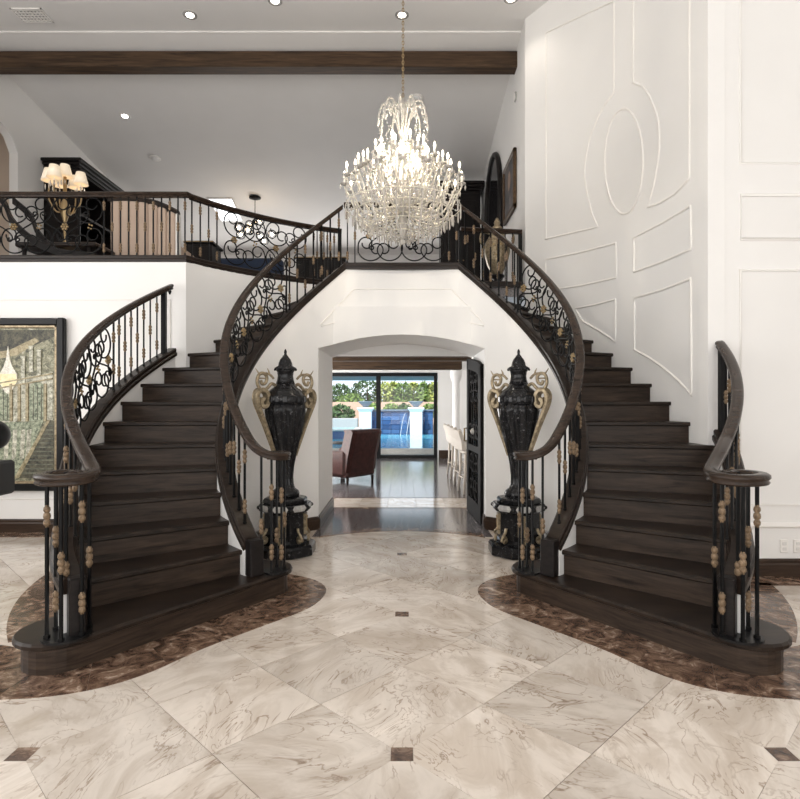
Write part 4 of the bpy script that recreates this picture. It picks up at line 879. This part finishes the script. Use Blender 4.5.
# curtain-like dark drapery figure and gilt vase by the portrait
cx_, cy_ = px(497, 0, 8.55).x, 8.55; g = thing('gilt_vase', (cx_, cy_, ZL), 'ornate gilt mask vase on a black stand below the arched mirror', 'vase')
MB().lathe([(.16, ZL), (.16, ZL+.04), (.06, ZL+.08), (.05, ZL+.18), (.11, ZL+.22), (.11, ZL+.25)], 16, (cx_, cy_, 0)).build('stand', M_['black'], g)
MB().lathe([(.06, 3.378), (.09, 3.42), (.15, 3.55), (.19, 3.72), (.18, 3.86), (.11, 3.98), (.07, 4.02), (.09, 4.06)], 24, (cx_, cy_, 0), flute=lambda a, z: 1+.04*math.cos(9*a)).build('body', M_['gold'], g)
MB().lathe([(.09, 4.06), (.07, 4.10), (.04, 4.13), (.05, 4.17), (.015, 4.24)], 16, (cx_, cy_, 0)).build('lid', M_['gold'], g)
q = MB(); q.ball((cx_-.07, cy_-.15, 3.80), .028, 8, 6); q.ball((cx_+.03, cy_-.17, 3.80), .028, 8, 6); q.ball((cx_-.02, cy_-.185, 3.74), .03, 8, 6, 1.5); q.tube([(cx_-.08, cy_-.14, 3.66), (cx_-.02, cy_-.18, 3.645), (cx_+.05, cy_-.15, 3.66)], .014, 6); q.build('mask', M_['gilt'], g)
for sx in (-1, 1): MB().tube(smoothpath([(cx_+sx*.10, cy_, 4.0), (cx_+sx*.22, cy_, 4.02), (cx_+sx*.25, cy_, 3.9), (cx_+sx*.18, cy_, 3.78)], 5), .016, 6).build('handle', M_['gold'], g)
# arched mirror and framed portrait on the loft wall
g = thing('arched_mirror', (1.69, 10.4, 3.9), 'tall narrow arched black mirror on the white loft wall', 'mirror')
ya, yb_, zs = 9.65, 11.2, 5.0
ap = lambda off: [(ya-off, 3.6-off), (yb_+off, 3.6-off)]+[((ya+yb_)/2+((yb_-ya)/2+off)*math.cos(i*math.pi/16), zs+(.93+off)*math.sin(i*math.pi/16)) for i in range(17)]
def slab_x(poly, x0, x1): n = len(poly); return MB().add([(x0, y, z) for y, z in poly]+[(x1, y, z) for y, z in poly], [tuple(range(n)), tuple(range(2*n-1, n-1, -1))]+[(i, (i+1) % n, n+(i+1) % n, n+i) for i in range(n)])
slab_x(ap(.0), 1.66, 1.69).build('glass', P('dark_mirror', (.03, .03, .035), .08, .6), g)
MB().tube([(1.665, y, z) for y, z in ap(.02)], .05, 8, closed=True).build('frame', M_['blackw'], g)
g = thing('portrait', (1.68, 8.88, 4.36), 'framed dark portrait hanging on the loft wall beside the arched mirror', 'painting'); y0, y1, z0, z1 = 8.42, 9.33, 4.36, 5.25
fr = MB()
for a in ((y0, y1, z1-.07, z1), (y0, y1, z0, z0+.07), (y0, y0+.07, z0, z1), (y1-.07, y1, z0, z1)): fr.bbox(1.645, 1.695, a[0], a[1], a[2], a[3], .012)
fr.build('frame', wood('portrait_frame', (.03, .018, .01), (.14, .085, .045), .4, (12, 12, 12)), g)
m = P('portrait_canvas', (.05, .045, .05), .4); v = coords(m, (1, 1, 1), rnd=False); n_ = N(m, 'ShaderNodeTexNoise', Scale=5., Detail=5.); L(m, v, n_.inputs['Vector']); L(m, ramp(m, n_.outputs[0], [(.35, (.02, .02, .025)), (.55, (.07, .06, .06)), (.7, (.20, .16, .14))]), bsdf(m).inputs['Base Color'])
MB().box(1.668, 1.69, y0+.06, y1-.06, z0+.06, z1-.06).build('canvas', m, g)
MB().add([(1.667, 8.875+.12*math.cos(i*math.pi/6), 4.92+.15*math.sin(i*math.pi/6)) for i in range(12)], [tuple(range(12))]).build('painted_face', P('paint_face', (.30, .2, .15), .5), g)
# globe pendant on the sloped ceiling, skylight
def globe_pendant():
    p, a = on_ceiling(255, 197); g = thing('globe_pendant', p, 'dark metal pendant with clustered clear globe bulbs on the loft ceiling', 'pendant'); Y = p.y
    MB().lathe([(.13, .0), (.13, -.03), (.05, -.06), (.012, -.07)], 16, p).build('canopy', M_['iron'], g)
    hub = px(255, 222, Y); MB().tube([p, hub], .010, 6).build('rod', M_['iron'], g); MB().ball(hub, .06, 12, 8).build('hub', M_['iron'], g)
    gl = M_['pane']; am = emis('warm_bulb', (1, .78, .52), 22)
    for x, y, dy in ((240, 229, -.1), (247, 222, .2), (262, 224, -.2), (271, 233, .1), (244, 238, -.25), (264, 241, .0), (251, 234, -.3), (257, 232, .3)):
        q = px(x, y, Y)+Vector((0, dy, 0)); MB().tube([hub, hub+(q-hub)*.72], .008, 6).build('arm', M_['iron'], g)
        o = MB().ball(q, .105, 14, 10).build('globe', gl, g); MB().ball(q, .034, 10, 8).build('bulb', am, o)
globe_pendant()
c4 = []
for x, y in ((208, 198), (232, 198), (243, 221), (221, 221)): p, a = on_ceiling(x, y); c4.append(p-Vector((0, 0, .004)))
g = MB().add([tuple(p) for p in c4]+[tuple(p+Vector((0, 0, .006))) for p in c4], [(0,1,2,3),(7,6,5,4),(0,4,5,1),(1,5,6,2),(2,6,7,3),(3,7,4,0)]).build('window_2', M_['skyl'], kind='structure')
MB().tube(c4, .022, 6, closed=True).build('skylight_frame', M_['trimw'], g)
# ------------------------------------------------------------------ iron door leaf in the passage
def iron_door():
    h = Vector((.965, 6.80, 0)); e = Vector((.915, 7.80, 0)); d = (e-h).normalized(); n = Vector((d.y, -d.x, 0)); ln = (e-h).length
    Wp = lambda u, v, t=0: h+d*u-n*t+Vector((0, 0, v))
    g = thing('iron_door', h, 'open arched iron and glass door leaf folded against the passage wall', 'door')
    topz = lambda u: 1.90+.17*min(1, u/ln)**.6
    def bar(u0, u1, v0, v1, t0=-.03, t1=.03, nm='stile', m=None, par=None):
        MB().add([Wp(u, v, t) for t in (t0, t1) for u, v in ((u0, v0), (u1, v0), (u1, v1), (u0, v1))], [(0,1,2,3),(7,6,5,4),(0,4,5,1),(1,5,6,2),(2,6,7,3),(3,7,4,0)]).build(nm, m or M_['doorw'], par or g)
    bar(0, .16, .012, topz(.05)); bar(ln-.13, ln, .012, topz(ln)-.02); bar(.16, ln-.13, .012, .22, nm='bottom_rail'); bar(.16, ln-.13, .84, .92, nm='lock_rail')
    us = [.0+ln*i/8 for i in range(9)]
    MB().sweep([Wp(u, topz(u)) for u in us], [(-.03, -.14), (.03, -.14), (.03, .0), (-.03, .0)]).build('top_rail', M_['doorw'], g)
    bar(.16, ln-.13, .22, .84, -.004, .004, 'pane', M_['pane']); bar(.16, ln-.13, .92, 1.92, -.004, .004, 'pane', M_['pane'])
    c = (.16+ln-.13)/2; w2 = (ln-.29)/2
    for cu, cv, sz, fl in ((c, .36, .30, 1), (c, .70, .26, -1), (c, 1.62, .34, 1), (c, 1.82, .24, -1), (c-.1, 1.1, .22, 1), (c+.1, 1.1, .22, -1)):
        for mi in (1, -1):
            MB().tube([Wp(min(max(cu+mi*(w2*.45+x*sz*.9), .16), ln-.13), cv+y*sz*fl, .014) for x, y in SC['C']], .011, 5).build('scroll', M_['doorw'], g)
    for du in (-.16, 0, .16): MB().tube([Wp(c+du, .22, .014), Wp(c+du, 1.92, .014)], .010, 6).build('bar', M_['doorw'], g)
    MB().ball(Wp(c, 1.1, .02), .045, 8, 6).build('boss', M_['gmarble'], g)
    MB().tube([Wp(ln-.06, .95, .035), Wp(ln-.06, .95, .07), Wp(ln-.06, 1.12, .07), Wp(ln-.06, 1.12, .035)], .012, 8).build('pull_handle', M_['gilt'], g)
iron_door()
# ------------------------------------------------------------------ garden room
for i, (y, za, zb, a) in enumerate(((9.0, 2.20, 2.40, .03), (10.3, 2.225, 2.40, -.035), (11.9, 2.165, 2.40, .012))):
    MB().bbox(-2.9, 1.24 if i == 2 else 2.55, -.14, .14, za, zb, .012, T(0, y, 0) @ RZ(a)).build('room_beam', M_['beam'], label=['dark ceiling beam nearest the arch in the garden room', 'dark ceiling beam in the middle of the garden room', 'shorter dark ceiling beam close to the glass doors'][i], cat='beam', group='garden room beams')
def glass_door():
    X0, X1, Y, zt = -2.95, .94, 15.22, 2.28; fr = M_['black']; mid = px(378.5, 0, Y).x
    g = MB().box(X0, X1, Y-.03, Y+.05, zt-.09, zt).box(X0, X1, Y-.03, Y+.05, 0.002, .09).box(X1-.09, X1, Y-.03, Y+.05, .09, zt-.09).box(X0, X0+.09, Y-.03, Y+.05, .09, zt-.09).build('window_1', fr, kind='structure')
    MB().box(mid-.06, mid+.06, Y-.03, Y+.05, .09, zt-.09).build('mullion', fr, g)
    MB().box(X0+.09, mid-.06, Y, Y+.012, .09, zt-.09).build('pane', M_['pane'], g); MB().box(mid+.06, X1-.09, Y, Y+.012, .09, zt-.09).build('pane', M_['pane'], g)
glass_door()
MB().lathe([(.12, 0), (.12, .1), (.09, .12), (.085, 1.95), (.11, 2.0), (.14, 2.1), (.14, 2.55)], 16, (px(456, 0, 13.2).x, 13.2, 0)).build('round_column', M_['wall'], label='slim white round column behind the bar stools', cat='column')
lea = wood('brown_leather', (.022, .009, .008), (.075, .028, .024), .28, (6, 6, 6))
def armchair():
    g = thing('leather_armchair', (-1.10, 10.75, 0), 'dark brown leather club armchair turned toward the glass doors', 'armchair'); MM = T(-1.10, 10.75, 0) @ RZ(R(-38))
    MB().stack([[MM @ Vector((x+lean, y, z)) for x, y in ((-.13, -.36), (.10, -.40), (.13, -.30), (.13, .30), (.10, .40), (-.13, .36))] for z, lean in ((.22, .34), (.5, .38), (.8, .46), (.93, .50), (.985, .47))]).build('backrest', lea, g)
    MB().bbox(-.42, .36, -.30, .30, .22, .46, .05, MM).build('seat_cushion', lea, g)
    for y in (-.42, .28): MB().bbox(-.46, .42, y, y+.15, .14, .60, .05, MM).build('armrest', lea, g)
    MB().bbox(-.42, .46, -.38, .38, .12, .24, .03, MM).build('base', lea, g)
    for x in (-.38, .42):
        for y in (-.34, .34): MB().lathe([(.022, .001), (.03, .12)], 8, (x, y, 0), MM).build('leg', M_['wood'], g)
armchair()
gt = thing('side_table', (-1.28, 12.2, 0), 'small round dark table behind the leather armchair', 'table')
MB().lathe([(.26, .60), (.27, .61), (.27, .635), (.26, .645)], 24, (-1.25, 12.2, 0)).build('table_top', M_['blackw'], gt); MB().lathe([(.16, .001), (.16, .02), (.03, .05), (.03, .6)], 16, (-1.25, 12.2, 0)).build('pedestal', M_['blackw'], gt)
cw = P('cream_leather', (.66, .61, .55), .5); fw_ = P('whitewashed_wood', (.62, .56, .49), .55)
for i, (y, lab) in enumerate(((9.35, 'cream bar stool closest to the iron door'), (10.1, 'second cream bar stool from the iron door'), (10.85, 'third cream bar stool from the iron door'), (11.6, 'cream bar stool farthest from the iron door'))):
    x = 1.16+.0*i; g = thing('bar_stool', (x, y, 0), lab, 'bar stool', 'bar stools'); MM = T(x, y, 0) @ RZ(R(8))
    MB().bbox(-.19, .20, -.20, .20, .64, .70, .02, MM).build('seat', cw, g)
    MB().stack([[MM @ Vector((q+ln, yy_, z)) for q, yy_ in ((-.03, -w_), (.03, -w_), (.03, w_), (-.03, w_))] for z, ln, w_ in ((.70, -.19, .17), (.85, -.21, .19), (.98, -.25, .19), (1.03, -.27, .15))]).build('backrest', cw, g)
    for a_ in (-.18, .18): MB().ball((-.26, a_, 1.02), .028, 8, 6, M=MM).build('ear', fw_, g)
    for a_ in (-.17, .17):
        for b2 in (-.17, .17): MB().tube([MM @ Vector((a_*1.15, b2*1.15, .003)), MM @ Vector((a_, b2, .35)), MM @ Vector((a_*.95, b2*.95, .65))], [.016, .02, .022], 6).build('leg', fw_, g)
    MB().tube([MM @ Vector(q) for q in ((-.18, -.18, .25), (.18, -.18, .25), (.18, .18, .25), (-.18, .18, .25))], .012, 6, closed=True).build('footrest', fw_, g)
g = thing('bar_counter', (2.0, 10.4, 0), 'white panelled bar counter beyond the cream stools', 'counter')
MB().bbox(1.62, 2.4, 9.0, 12.0, .0, .98, .01).build('body', M_['trimw'], g); MB().bbox(1.50, 2.45, 8.95, 12.05, .98, 1.03, .012).build('worktop', M_['gmarble'], g)
for i in range(4): MB().bbox(1.605, 1.625, 9.1+.72*i, 9.72+.72*i, .1, .9, .006).build('panel', M_['trimw'], g)
# ------------------------------------------------------------------ terrace, pool and garden
pale = plaster('pale_stone', (.62, .60, .57)); terr = MB().box(-12, 12, 15.4, 16.8, -.25, -.02).build('terrace', plaster('terrace_stone', (.60, .58, .54)), kind='structure')
MB().box(-14, 14, 15.4, 60, -.9, -.5).build('ground', plaster('garden_ground', (.25, .21, .15)), kind='structure')
wm = P('pool_water', (.04, .42, .58), .05); v = coords(wm, (1, 1, 1), rnd=False); n_ = N(wm, 'ShaderNodeTexNoise', Scale=3., Detail=4., Distortion=1.5); L(wm, v, n_.inputs['Vector']); L(wm, ramp(wm, n_.outputs[0], [(.35, (.05, .36, .58)), (.65, (.22, .62, .72))]), bsdf(wm).inputs['Base Color']); bump(wm, n_.outputs[0], .15, .05)
MB().box(-9, 9, 17.0, 24.85, -.5, .12).build('pool_water', wm, label='rippled turquoise pool water beyond the glass doors', cat='pool')
MB().box(-9, 9, 16.8, 17.0, -.5, .13).build('pool_coping', pale, label='pale stone coping along the near edge of the pool', cat='coping')
def bricks():
    g = thing('fountain_wall', (.2, 25.8, -.4), 'blue tiled fountain wall behind the pool', 'wall'); x0, x1 = -1.62, 1.40; n = 8; rows = 7; hh = (1.12+.3)/rows
    ms = [MB().bbox(0, (x1-x0)/n-.012, 0, .05, 0, hh-.012, .008).mesh('wall_tile', P('blue_tile', c, .2)) for c in ((.03, .09, .24), (.045, .13, .32), (.025, .07, .19))]
    MB().box(x0, x1, 25.75, 26.1, -.4, 1.12).build('core', P('fountain_core', (.015, .03, .08), .5), g)
    for r in range(rows):
        for i in range(n): inst('wall_tile', ms[(i*7+r*5+(i*r) % 3) % 3], g, T(x0+(x1-x0)/n*i, 25.70, -.3+hh*r))
    MB().bbox(x0-.05, x1+.05, 25.6, 26.15, 1.12, 1.2, .015).build('cap', P('blue_grey_cap', (.10, .14, .2), .4), g)
bricks()
def pillar(x, lab, urnlab):
    g = thing('garden_pillar', (x, 25.3, -.4), lab, 'pillar', 'pool pillars'); wp = P('white_stucco', (.62, .68, .74), .7)
    MB().bbox(x-.27, x+.27, 25.0, 25.5, -.4, 1.2, .01).build('shaft', wp, g); MB().bbox(x-.36, x+.36, 24.92, 25.6, 1.2, 1.3, .02).build('capital', wp, g); MB().bbox(x-.31, x+.31, 24.97, 25.55, 1.12, 1.2, .02).build('necking', wp, g)
    b = thing('fire_bowl', (x, 25.25, 1.3), urnlab, 'bowl', 'pillar bowls'); MB().lathe([(.12, 1.3), (.12, 1.34), (.30, 1.52), (.33, 1.56), (.28, 1.56), (.2, 1.5)], 18, (x, 25.25, 0)).build('bowl', P('grey_bowl', (.18, .2, .24), .4), b)
    MB().lathe([(.331, 1.545), (.345, 1.555), (.345, 1.575), (.32, 1.575)], 18, (x, 25.25, 0)).build('rim', P('bowl_rim', (.25, .27, .3), .4), b)
pillar(px(365.5, 0, 25.2).x, 'white stucco pillar at the armchair end of the fountain wall', 'grey bowl on the pillar at the armchair end of the fountain wall'); pillar(px(416, 0, 25.2).x, 'white stucco pillar at the bar stool end of the fountain wall', 'grey bowl on the pillar at the bar stool end of the fountain wall')
wj = P('falling_water', (.8, .88, .92), .1, 0., Transmission_Weight=.5)
for i, x in enumerate((px(400, 0, 25).x, px(406, 0, 25).x)):
    MB().tube([(x+.28*(1-u)+.0, 25.6-1.1*u, 1.02+.25*u-1.35*u*u) for u in [k/9 for k in range(10)]], .012, 6).build('water_jet', wj, label=['thin arc of water falling into the pool, farther from the bar side pillar', 'thin arc of water falling into the pool, close to the bar side pillar'][i], cat='water jet', group='fountain jets')
MB().bbox(1.42, 2.2, 24.9, 25.6, -.4, .98, .02).build('planter_box', P('grey_stucco', (.22, .23, .24), .7), label='grey stucco block beside the white pool pillar', cat='planter')
MB().bbox(-4.2, -1.95, 25.1, 25.5, -.4, .82, .02).build('garden_wall', P('grey_garden_wall', (.34, .35, .36), .7), label='low grey garden wall beside the pool', cat='wall')
g = thing('spa_tub', (-2.3, 22.4, -.12), 'raised spa with blue tiled sides in the pool', 'spa'); MB().bbox(-3.6, -1.72, 21.6, 23.2, .115, .42, .02).build('wall', P('spa_tile', (.05, .13, .30), .25), g); MB().bbox(-3.7, -1.64, 21.5, 23.3, .42, .50, .02).build('rim', pale, g); MB().box(-3.5, -1.84, 21.7, 23.1, .495, .504).build('water', wm, g)
MB().box(-12, 12, 28.0, 28.3, -.5, 1.55).build('garden_back_wall', plaster('terracotta_wall', (.55, .40, .32)), label='pink stucco garden wall behind the pool', cat='wall')
leafm = []
for nm, a, b in (('foliage_dark', (.012, .035, .010), (.07, .15, .035)), ('foliage_mid', (.04, .085, .018), (.22, .33, .08)), ('foliage_lime', (.10, .15, .03), (.48, .52, .16))):
    m = P(nm, a, .6); oi = coords(m, (1, 1, 1)); n_ = N(m, 'ShaderNodeTexNoise', Scale=9., Detail=3.); L(m, oi, n_.inputs['Vector']); L(m, ramp(m, n_.outputs[0], [(.35, a), (.65, b)]), bsdf(m).inputs['Base Color']); leafm.append(m)
rl = random.Random(5)
def plant(name, x, y, z0, rx, rz, m, lab, cat, n=420, leaf=.13, grp=None):
    g = thing(name, (x, y, -.5), lab, cat, grp); f = MB()
    for i in range(n):
        a, b = rl.uniform(0, 6.283), rl.uniform(-1, 1); rr = rl.uniform(.55, 1)**.5; c = Vector((x+rx*rr*math.cos(a)*math.sqrt(1-b*b), y+rx*.7*rr*math.sin(a)*math.sqrt(1-b*b), z0+rz*1.15+rz*rr*b))
        u = Vector((rl.gauss(0, 1), rl.gauss(0, 1), rl.gauss(0, 1))).normalized(); w_ = u.orthogonal().normalized(); s_ = leaf*rl.uniform(.6, 1.3)
        f.add([c-u*s_, c+w_*s_*.45, c+u*s_, c-w_*s_*.45], [(0,1,2,3)])
    f.build('foliage', m, g, kind='stuff')
    q = MB(); q.tube([(x, y, -.5), (x, y, z0), (x+.05, y, z0+rz*.7), (x, y, z0+rz*1.6)], [.08, .07, .05, .02], 7)
    for k in range(4): a = 1.6*k; q.tube([(x, y, z0+rz*.5), (x+.5*rx*math.cos(a), y+.4*rx*math.sin(a), z0+rz*1.2)], [.035, .012], 5)
    q.build('stem', M_['beam'], g)
plant('topiary_tree', px(340, 0, 30).x, 30, 1.2, .62, .62, leafm[0], 'round dark topiary crown above the pink wall', 'tree')
plant('topiary_tree', px(367, 0, 30).x, 30, 1.2, .85, .75, leafm[0], 'broad dark tree crown behind the armchair end pillar', 'tree')
plant('shrub', px(350, 0, 29).x, 29, .6, .8, .65, leafm[1], 'mid green rounded shrub between two dark tree crowns', 'shrub')
plant('shrub', px(341, 0, 26.5).x, 26.5, .35, .65, .5, leafm[0], 'dark bushy shrub over the low grey garden wall', 'shrub'); plant('shrub', px(336, 0, 26).x, 26, .2, .6, .42, leafm[0], 'low dark shrub at the edge of the low grey garden wall', 'shrub')
plant('shrub', px(372, 0, 27).x, 27, .6, .45, .42, leafm[1], 'small green shrub behind the armchair end pillar', 'shrub')
for i, (x, y, c, lab) in enumerate(((384, 30, 2, 'tall lime bamboo clump just past the door mullion'), (393, 30.5, 2, 'tall lime bamboo clump nearer the door mullion of the middle pair'), (403, 30, 1, 'tall green bamboo clump between lime clumps'), (413, 30.5, 2, 'tall lime bamboo clump behind the bar side pillar'), (424, 30, 1, 'bright green bamboo clump past the bar side pillar'), (434, 30, 2, 'lime bamboo clump at the outer door frame'), (444, 31, 1, 'green bamboo clump hidden by the wall edge'))):
    plant('bamboo_clump', px(x, 0, y).x, y, .6, .5, .95, leafm[c], lab, 'bamboo', 420, .16, 'bamboo clumps')
for i, (x, c, lab) in enumerate(((392, 1, 'green agave bush in front of the pink wall, by the mullion'), (404, 0, 'dark bush in front of the pink wall above the water jets'), (430, 1, 'green bush in front of the pink wall at the outer door frame'))):
    plant('shrub', px(x, 0, 27).x, 27, .75, .42, .34, leafm[c], lab, 'shrub', 260, .11)
MB().box(-12, 12, 15.42, 19.2, 2.24, 2.5).build('ceiling_terrace', P('terrace_soffit', (.30, .30, .30), .7), kind='structure')
